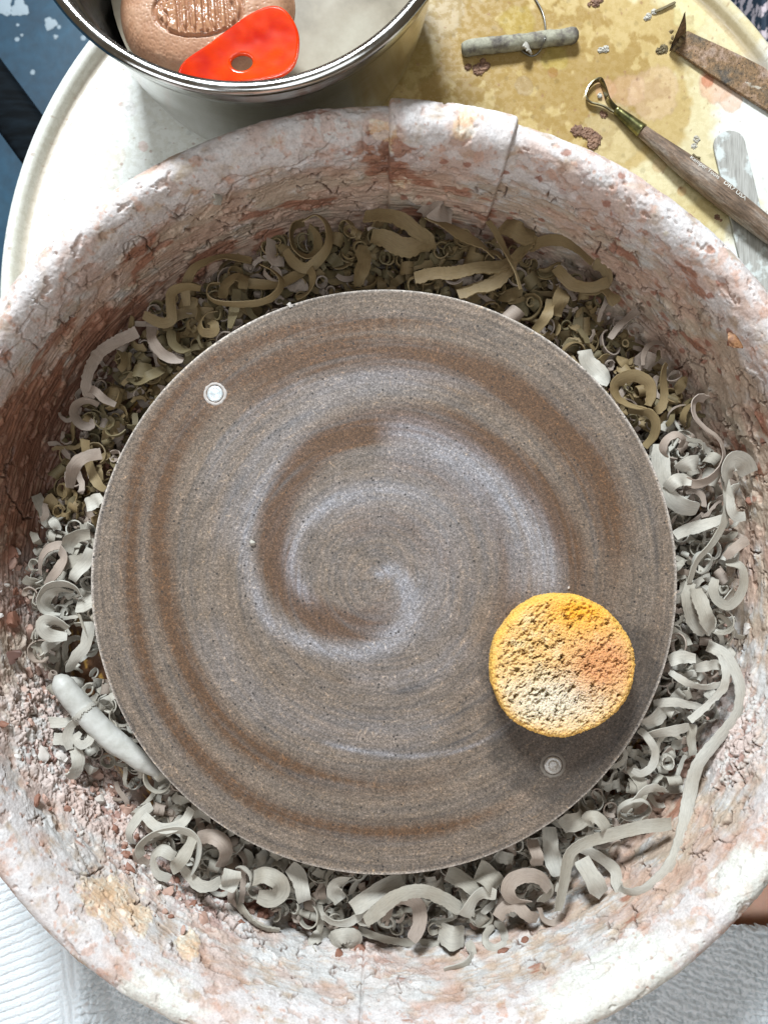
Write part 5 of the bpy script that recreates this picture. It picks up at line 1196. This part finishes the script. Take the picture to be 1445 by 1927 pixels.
def build_loop_tool():
    root = empty('loop_tool', P(1300, 320, HT)); tag(root, 'ribbon loop trimming tool with a weathered wooden handle and green brass ferrule', 'loop tool')
    brass = N('tarnished_brass', (.22, .19, .07), .28, Metallic=.85); f = brass.noise(120, 4, .6); brass.color(brass.ramp(f, [(.35, (.07, .075, .03)), (.55, (.24, .22, .09)), (.8, (.42, .38, .18))])); brass.bump(f, .25, .0005)
    zc = HT + 5.2
    def ctr(px, py, h): return np.array(P(px, py, h))
    a0 = ctr(1158, 206, HT + 3.4); a1 = ctr(1204, 244, HT + 5.0); a2 = ctr(1480, 462, HT + 9.3)
    # handle
    n = 110; t = np.linspace(0, 1, n); path = a1[None] * (1 - t)[:, None] + a2[None] * t[:, None]
    rad = np.interp(t, [0, .04, .15, .28, .42, .56, .7, .85, 1], [.0033, .0036, .0045, .0057, .0064, .0066, .0064, .0060, .0052])
    V, Fc = tube(path, rad, 32)
    w = N('weathered_wood', (.3, .2, .13), .68); d = (a2 - a1); ang = math.atan2(d[1], d[0])
    def along(k1, k2):
        mp = w.new('ShaderNodeMapping', vector_type='TEXTURE'); mp.inputs['Rotation'].default_value = (0, 0, ang); mp.inputs['Scale'].default_value = (k1, k2, k2); w.l(w.coord(), mp.inputs[0]); return mp.outputs[0]
    g1 = w.noise(1.0, 5, .65, vec=along(.010, .0010)); g2 = w.noise(1.0, 4, .6, vec=along(.035, .010)); g3 = w.noise(900, 3, .7)
    c = w.ramp(g2, [(.35, (.10, .065, .042)), (.5, (.19, .125, .083)), (.65, (.30, .25, .21))]); c = w.mix(1.0, c, w.ramp(g1, [(.3, .45), (.5, 1.0), (.7, 1.45)]), 'MULTIPLY'); c = w.mix(1.0, c, w.ramp(g3, [(.3, .8), (.7, 1.2)]), 'MULTIPLY')
    w.color(c); w.bump(w.math('ADD', w.math('MULTIPLY', g1, 1.3), g3), .6, .0006)
    hd = link('handle', mesh_np('handle', V, Fc), w.m); setparent(hd, root)
    # ferrule
    n = 24; t = np.linspace(0, 1, n); pf = a0[None] * (1 - t)[:, None] + (a1 + (a2 - a1) * .012)[None] * t[:, None]
    rf = np.interp(t, [0, .05, .12, .18, .9, .95, 1], [.0021, .0025, .0024, .0026, .0038, .0040, .0039]); V, Fc = tube(pf, rf, 24); o = link('ferrule', mesh_np('ferrule', V, Fc), brass.m); setparent(o, root)
    # loop: a steel band standing on edge
    pp = [(1160, 206), (1150, 196), (1143, 185), (1137, 166), (1131, 152), (1126, 150), (1116, 155), (1106, 167), (1102, 182), (1110, 192), (1124, 196), (1136, 200), (1150, 209), (1158, 213)]
    path = smooth_poly([tuple(1000 * v for v in P(x, y, HT + 2.4)) for x, y in pp], 90)
    V, Fc, uv = ribbon(path, np.full(90, math.radians(72)), 3.4, thick=.75, rag=0, nc=3, taper=(0, 0))
    st = N('bronze_steel_band', (.28, .25, .16), .25, Metallic=.95).m
    o = link('loop', shaving_mesh('loop', V, Fc, uv, np.zeros(3)), st); setparent(o, root)
    # worn white print along the handle, wrapped on the round wood
    ux = (a2 - a1) / np.linalg.norm(a2 - a1); side = np.cross(ux, [0, 0, 1.0]); side /= np.linalg.norm(side); up = np.cross(side, ux)
    ink = N('worn_white_print', (.62, .60, .55), .8).m
    for body, px, py, sx in (('Kemper Tools', 1294, 300, .82), ('DR7 USA', 1353, 352, .95)):
        me = text_mesh(body, .0042, .00003); q0 = ctr(px, py, zc + 6); s0 = float(np.dot(q0 - a1, ux))
        V = np.empty(len(me.vertices) * 3, np.float32); me.vertices.foreach_get('co', V); V = V.reshape(-1, 3).astype(float)
        s = s0 + V[:, 0] * sx; tt = np.clip(s / np.linalg.norm(a2 - a1), 0, 1); rr = np.interp(tt, np.linspace(0, 1, 110), rad) + .00012 + V[:, 2]
        phi = PI / 2 + .42 + V[:, 1] / .0064      # round the handle, on its upper side towards the stick
        side2 = -side
        W3 = a1[None] + ux[None] * s[:, None] + rr[:, None] * (np.cos(phi)[:, None] * side2[None] * -1 + np.sin(phi)[:, None] * up[None])
        me.vertices.foreach_set('co', W3.astype(np.float32).ravel()); me.update(); me.materials.clear()
        o = link('lettering', me, ink); setparent(o, root)
build_loop_tool()

def build_stick_tool():
    m = N('grey_weathered_stick', (.38, .37, .34), .75); g = m.noise(1.0, 4, .6, vec=m.scaled(700, 60, 60, math.radians(-14))); f = m.noise(60, 4, .6)
    c = m.ramp(g, [(.3, (.22, .21, .19)), (.5, (.34, .33, .30)), (.7, (.45, .44, .41))]); c = m.mix(m.ramp(f, [(.52, 0.0), (.58, .8)]), c, (.58, .62, .60)); m.color(c); m.bump(g, .4, .0005)
    h = HT + .4
    loop = [(1343, 285), (1343, 268), (1350, 256), (1362, 250), (1378, 250), (1390, 256), (1397, 268), (1402, 290), (1413, 335), (1425, 385), (1450, 478), (1478, 590), (1424, 600), (1390, 486), (1372, 410), (1356, 340)]
    pts = [P(x, y, h)[:2] for x, y in closed_smooth(loop, 75)]
    o = extrude_outline('wooden_stick', pts, ZB + h / 1000, .0017, m.m, bev=.0004); tag(o, 'flat grey round ended wooden stick lying under the loop tool handle', 'wooden stick')
build_stick_tool()

def dried_patches():
    def patch(name, cells, hgt, mat, lab, cat='clay patch'):
        # cells: (px,py,r px) discs merged into a lumpy low blob heightfield
        xs = [c[0] for c in cells]; ys = [c[1] for c in cells]; R = max(c[2] for c in cells) + 6
        nx = 70; gx = np.linspace(min(xs) - R, max(xs) + R, nx); gy = np.linspace(min(ys) - R, max(ys) + R, nx); X, Y = np.meshgrid(gx, gy, indexing='ij')
        f = np.full(X.shape, -9.0)
        for (cx, cy, r) in cells: f = np.maximum(f, 1 - np.hypot(X - cx, Y - cy) / r)
        f = f + .30 * fbm(X / 9, Y / 9, 3 + len(name), 4); g1, g2, gi = voro(X / 7, Y / 7, 5)
        Hh = np.where(f > 0, hgt * (.5 + .5 * np.clip(f * 2, 0, 1)) + .5 * fbm(X / 4, Y / 4, 8, 3) - .6 * sst(.12, .02, g2 - g1), -.6) + HT
        V = np.array([P(a, b, c) for a, b, c in zip(X.ravel(), Y.ravel(), Hh.ravel())]); Fc = grid_faces(nx, nx)
        ok = (f.ravel() > -.15)[Fc].any(1); Fc = Fc[ok]; used = np.unique(Fc); mp = -np.ones(len(V), int); mp[used] = np.arange(len(used))
        o = link(name, mesh_np(name, V[used], mp[Fc]), mat); tag(o, lab, cat); return o
    br = N('dried_brown_slip', (.19, .10, .06), .75); f = br.noise(300, 4); br.color(br.ramp(f, [(.3, (.11, .055, .035)), (.7, (.27, .15, .09))])); br.bump(f, .6, .0006)
    gy = M_SH[1]
    patch('dried_clay_patch', [(1085, 246, 12), (1105, 250, 12), (1118, 262, 14), (1115, 272, 10)], 1.2, br.m, 'reddish brown dried clay patch on the table above the pan rim')
    patch('dried_clay_patch', [(880, 126, 7), (900, 130, 12), (913, 124, 9), (909, 114, 6)], .9, br.m, 'brown dried clay patch just below the clay caked toggle handle')
    patch('dried_clay_patch', [(1120, 5, 9), (1128, -2, 8), (1108, 8, 4)], .8, br.m, 'dark brown clay spatter at the top edge above the loop tool')
    patch('dried_clay_patch', [(1230, 22, 6), (1220, 30, 6), (1214, 34, 5)], .9, gy, 'small grey clay scrap left of the bent trimming tool tip')
    patch('dried_clay_patch', [(1139, 92, 7), (1130, 94, 6)], .9, gy, 'small grey clay scrap right of the toggle handle')
    patch('dried_clay_patch', [(1310, 262, 7), (1305, 275, 6)], .5, gy, 'thin grey clay smear between loop tool and wooden stick')
    patch('dried_clay_patch', [(1136, 216, 7), (1132, 212, 5)], .7, br.m, 'small brown clay spot under the loop tool band')
    patch('dried_clay_patch', [(1349, 409, 6), (1356, 414, 3)], .6, br.m, 'dark brown clay scrap between loop tool handle and pan rim')
    patch('dried_clay_patch', [(1128, 180, 5)], 1.6, gy, 'round grey clay crumb inside the steel loop')
    patch('dried_clay_patch', [(1248, 92, 9), (1240, 96, 7)], .8, M_SH[3], 'grey clay lump beside the foot of the bent trimming tool')
    pts = smooth_poly([tuple(1000 * v for v in P(*q)) for q in [(1232, 22, HT + 1), (1250, 14, HT + 1.2), (1270, 4, HT + 1)]], 14)
    add_shaving(pts, np.radians(np.linspace(10, 20, 14)), 1.6, uniq('thin olive clay sliver on the table left of the bent tool tip'), name='clay_sliver', mat=M_SH[3], thick=.6, nc=3, rag=.1, group='clay slivers on the table')
    pts = smooth_poly([tuple(1000 * v for v in P(*q)) for q in [(1303, 290, HT + .8), (1309, 295, HT + 1.0), (1317, 297, HT + .8)]], 8)
    add_shaving(pts, np.radians(np.linspace(10, 20, 8)), 1.2, uniq('tiny grey clay sliver beside the loop tool handle'), name='clay_sliver', mat=M_SH[3], thick=.6, nc=3, rag=.1, group='clay slivers on the table')
dried_patches()

# splattered box at the top right corner
def build_box():
    m = N('splattered_box', (.02, .035, .06), .5); f = m.noise(85, 4, .6); m.color(m.ramp(f, [(.50, (.012, .025, .045)), (.54, (.50, .42, .44)), (.75, (.58, .52, .55))])); m.bump(f, .3, .001)
    c = P(1432, -60, -330); bm = bmesh.new(); bmesh.ops.create_cube(bm, size=1.0)
    for v in bm.verts: v.co = Vector((v.co.x * .34, v.co.y * .36, v.co.z * .265)) + Vector((c[0] + .17, c[1] + .07, .1325 + .0))
    bmesh.ops.bevel(bm, geom=bm.edges[:], offset=.006, segments=3, affect='EDGES'); me = bpy.data.meshes.new('storage_box'); bm.to_mesh(me); bm.free()
    o = link('storage_box', me, m.m); tag(o, 'dark box splattered with pale pink clay on the floor at the top right corner', 'box')
    lid = bmesh.new(); bmesh.ops.create_cube(lid, size=1.0)
    for v in lid.verts: v.co = Vector((v.co.x * .348, v.co.y * .368, v.co.z * .02)) + Vector((c[0] + .17, c[1] + .07, .272))
    bmesh.ops.bevel(lid, geom=lid.edges[:], offset=.004, segments=3, affect='EDGES'); me = bpy.data.meshes.new('lid'); lid.to_mesh(me); lid.free(); link('lid', me, m.m, o)
build_box()

# ------------------------------------------------------------------ the potter's lap and the towel
def thigh_h(X, Y):
    """height (m, world z) of the top of each thigh at X,Y"""
    out = np.full(X.shape, -9.0)
    for sx in (-1, 1):
        A = np.array([sx * .10, -.62]); B = np.array([sx * .315, -.02]); d = (B - A); L = np.linalg.norm(d); d /= L
        t = np.clip(((X - A[0]) * d[0] + (Y - A[1]) * d[1]) / L, 0, 1); q = np.hypot(X - A[0] - t * L * d[0], Y - A[1] - t * L * d[1])
        R = .088 - .028 * t; zc = ZB - .066 - R
        z = np.where(q < R, zc + np.sqrt(np.clip(R * R - q * q, 0, None)), -9); out = np.maximum(out, z)
    return out
def build_person():
    root = empty('person', (0, -.62, .44)); tag(root, 'seated person straddling the wheel, bare thigh showing between pan rim and towel', 'person')
    me = bpy.data.meshes.new('body')
    def leg(s): return [(s * .10, -.62, ZB - .066 - .088), (s * .19, -.37, ZB - .066 - .078), (s * .26, -.17, ZB - .066 - .069), (s * .315, -.02, ZB - .066 - .060), (s * .33, -.0, .36), (s * .325, -.03, .22), (s * .32, -.05, .09), (s * .33, .02, .045), (s * .34, .10, .03)]
    R = [.088, .078, .069, .060, .052, .050, .036, .034, .028]
    vs = [(0, -.66, .44), (0, -.67, .60), (0, -.66, .78)]; rs = [.13, .13, .15]; es = [(0, 1), (1, 2)]
    for s in (-1, 1):
        b = len(vs); vs += leg(s); rs += R; es += [(0, b)] + [(b + i, b + i + 1) for i in range(len(R) - 1)]
    # shoulders, neck, head and arms, behind and above the frame
    b = len(vs); vs += [(0, -.63, .96), (0, -.61, 1.04), (0, -.57, 1.16)]; rs += [.10, .05, .085]; es += [(2, b), (b, b + 1), (b + 1, b + 2)]
    for s in (-1, 1):
        c = len(vs); vs += [(s * .19, -.64, .95), (s * .27, -.66, .72), (s * .24, -.60, .58), (s * .20, -.54, .56)]; rs += [.055, .042, .032, .035]; es += [(b, c), (c, c + 1), (c + 1, c + 2), (c + 2, c + 3)]
    me.from_pydata(vs, es, []); me.update()
    o = bpy.data.objects.new('body', me); C.objects.link(o)
    sk = o.modifiers.new('skin', 'SKIN'); 
    for v, r in zip(me.skin_vertices[0].data, rs): v.radius = (r, r)
    me.skin_vertices[0].data[0].use_root = True
    sb = o.modifiers.new('sub', 'SUBSURF'); sb.levels = 2; sb.render_levels = 2
    dg = bpy.context.evaluated_depsgraph_get(); m2 = bpy.data.meshes.new_from_object(o.evaluated_get(dg)); bpy.data.objects.remove(o)
    m2.name = 'body'; m2.polygons.foreach_set('use_smooth', [True] * len(m2.polygons))
    m = N('skin', (.72, .40, .28), .5); f = m.noise(60, 4, .6); g = m.noise(900, 3, .6); m.color(m.ramp(f, [(.3, (.72, .41, .29)), (.7, (.80, .48, .36))])); m.bump(g, .25, .0005); m.b.inputs['Subsurface Weight'].default_value = .15; m.b.inputs['Subsurface Scale'].default_value = .01
    ob = link('body', m2, m.m); setparent(ob, root)
build_person()
def build_towel():
    dx = .00075
    xs = np.arange(-.30, .30, dx); ys = np.arange(-.34, -.085, dx); X, Y = np.meshgrid(xs, ys, indexing='ij')
    x = X * 1000; y = Y * 1000
    th = thigh_h(X, Y); low = ZB - .105
    Z = np.maximum(th, low)
    # soften where the cloth spans from leg to leg
    span = ZB - .088 + .012 * np.cos(X * 9) - .03 * sst(.05, .0, np.abs(X)); Z = np.maximum(Z, span) + .0035
    fold = fbm(x / 60, y / 80, 4, 3); Z = Z + .0028 * fold
    px, py = topix(X, Y, ZB - .065)
    n1 = fbm(x / 18, y / 18, 2, 3)
    # left: woven herringbone ribs; right and elsewhere: looped terry rows
    left = sst(.0, .02, -(X + .12)) 
    zig = np.abs(((px - 130) / 260 + .12 * n1)) 
    u_l = np.where(px < 108, (-(px) * .30 - py * 1.0), (px * 1.35 - py * .25)) / 3.15
    rib = .5 + .5 * np.cos(u_l * 2 * PI / 5.4 + 1.2 * n1)
    band = sst(.0, .15, .6 - np.abs((px - 60) / 150)) * sst(1600, 1680, py) * left
    loops = fbm(x / 1.5, y / 1.1, 7, 2) + .35 * fbm(x / .9, y / .9, 8, 1)
    warp = y / 4.0 + 1.1 * fbm(x / 22, y / 16, 11, 3) + .25 * fbm(x / 5, y / 5, 12, 2) + .004 * (x - 230) * 4
    rows = np.abs(np.sin(warp * PI)) ** .7
    hem = np.exp(-(((py - 1812) / 10) ** 2)) * (px > 1180)
    terry = .0030 * rows ** .7 + .0019 * fbm(x / 2.1, y / 1.5, 77, 2) + .0009 * loops
    wov = -.0009 * sst(.75, 1.0, rib) + .00035 * loops
    Z = Z + terry * (1 - band) + wov * band
    # outline of the visible cloth: open strip of bare thigh at the right
    edge = -.209 - .006 * np.sin((X - .13) * 25) - .05 * sst(.17, .12, X) * 0 
    keep = ~((X > .10) & (Y > edge)) & ~((X > -.10) & (X < .10) & (Y > -.20))
    keep &= np.hypot(X, Y) > .200
    lip = np.clip((edge - Y) / .004, 0, 1); Z = np.where(X > .10, Z - .0035 * (1 - np.sqrt(np.clip(1 - (1 - lip) ** 2, 0, 1))), Z)
    V = np.stack([X, Y, Z], -1).reshape(-1, 3); Fc = grid_faces(len(xs), len(ys)); ok = keep.ravel()[Fc].all(1); Fc = Fc[ok]
    used = np.unique(Fc); mp = -np.ones(len(V), int); mp[used] = np.arange(len(used))
    m = N('white_terry', (.8, .85, .88), .95); f = m.noise(1100, 3, .7); m.color(m.ramp(f, [(.3, (.76, .83, .87)), (.7, (.90, .93, .95))])); m.bump(f, 1.0, .0012); m.b.inputs['Sheen Weight'].default_value = .4
    o = link('towel', mesh_np('towel', V[used], mp[Fc]), m.m); tag(o, "white terry towel spread over the seated person's lap below the pan", 'towel')
build_towel()
print('objects', len(S.objects), 'tris', sum(len(o.data.polygons) * 2 for o in S.objects if o.type == 'MESH'))
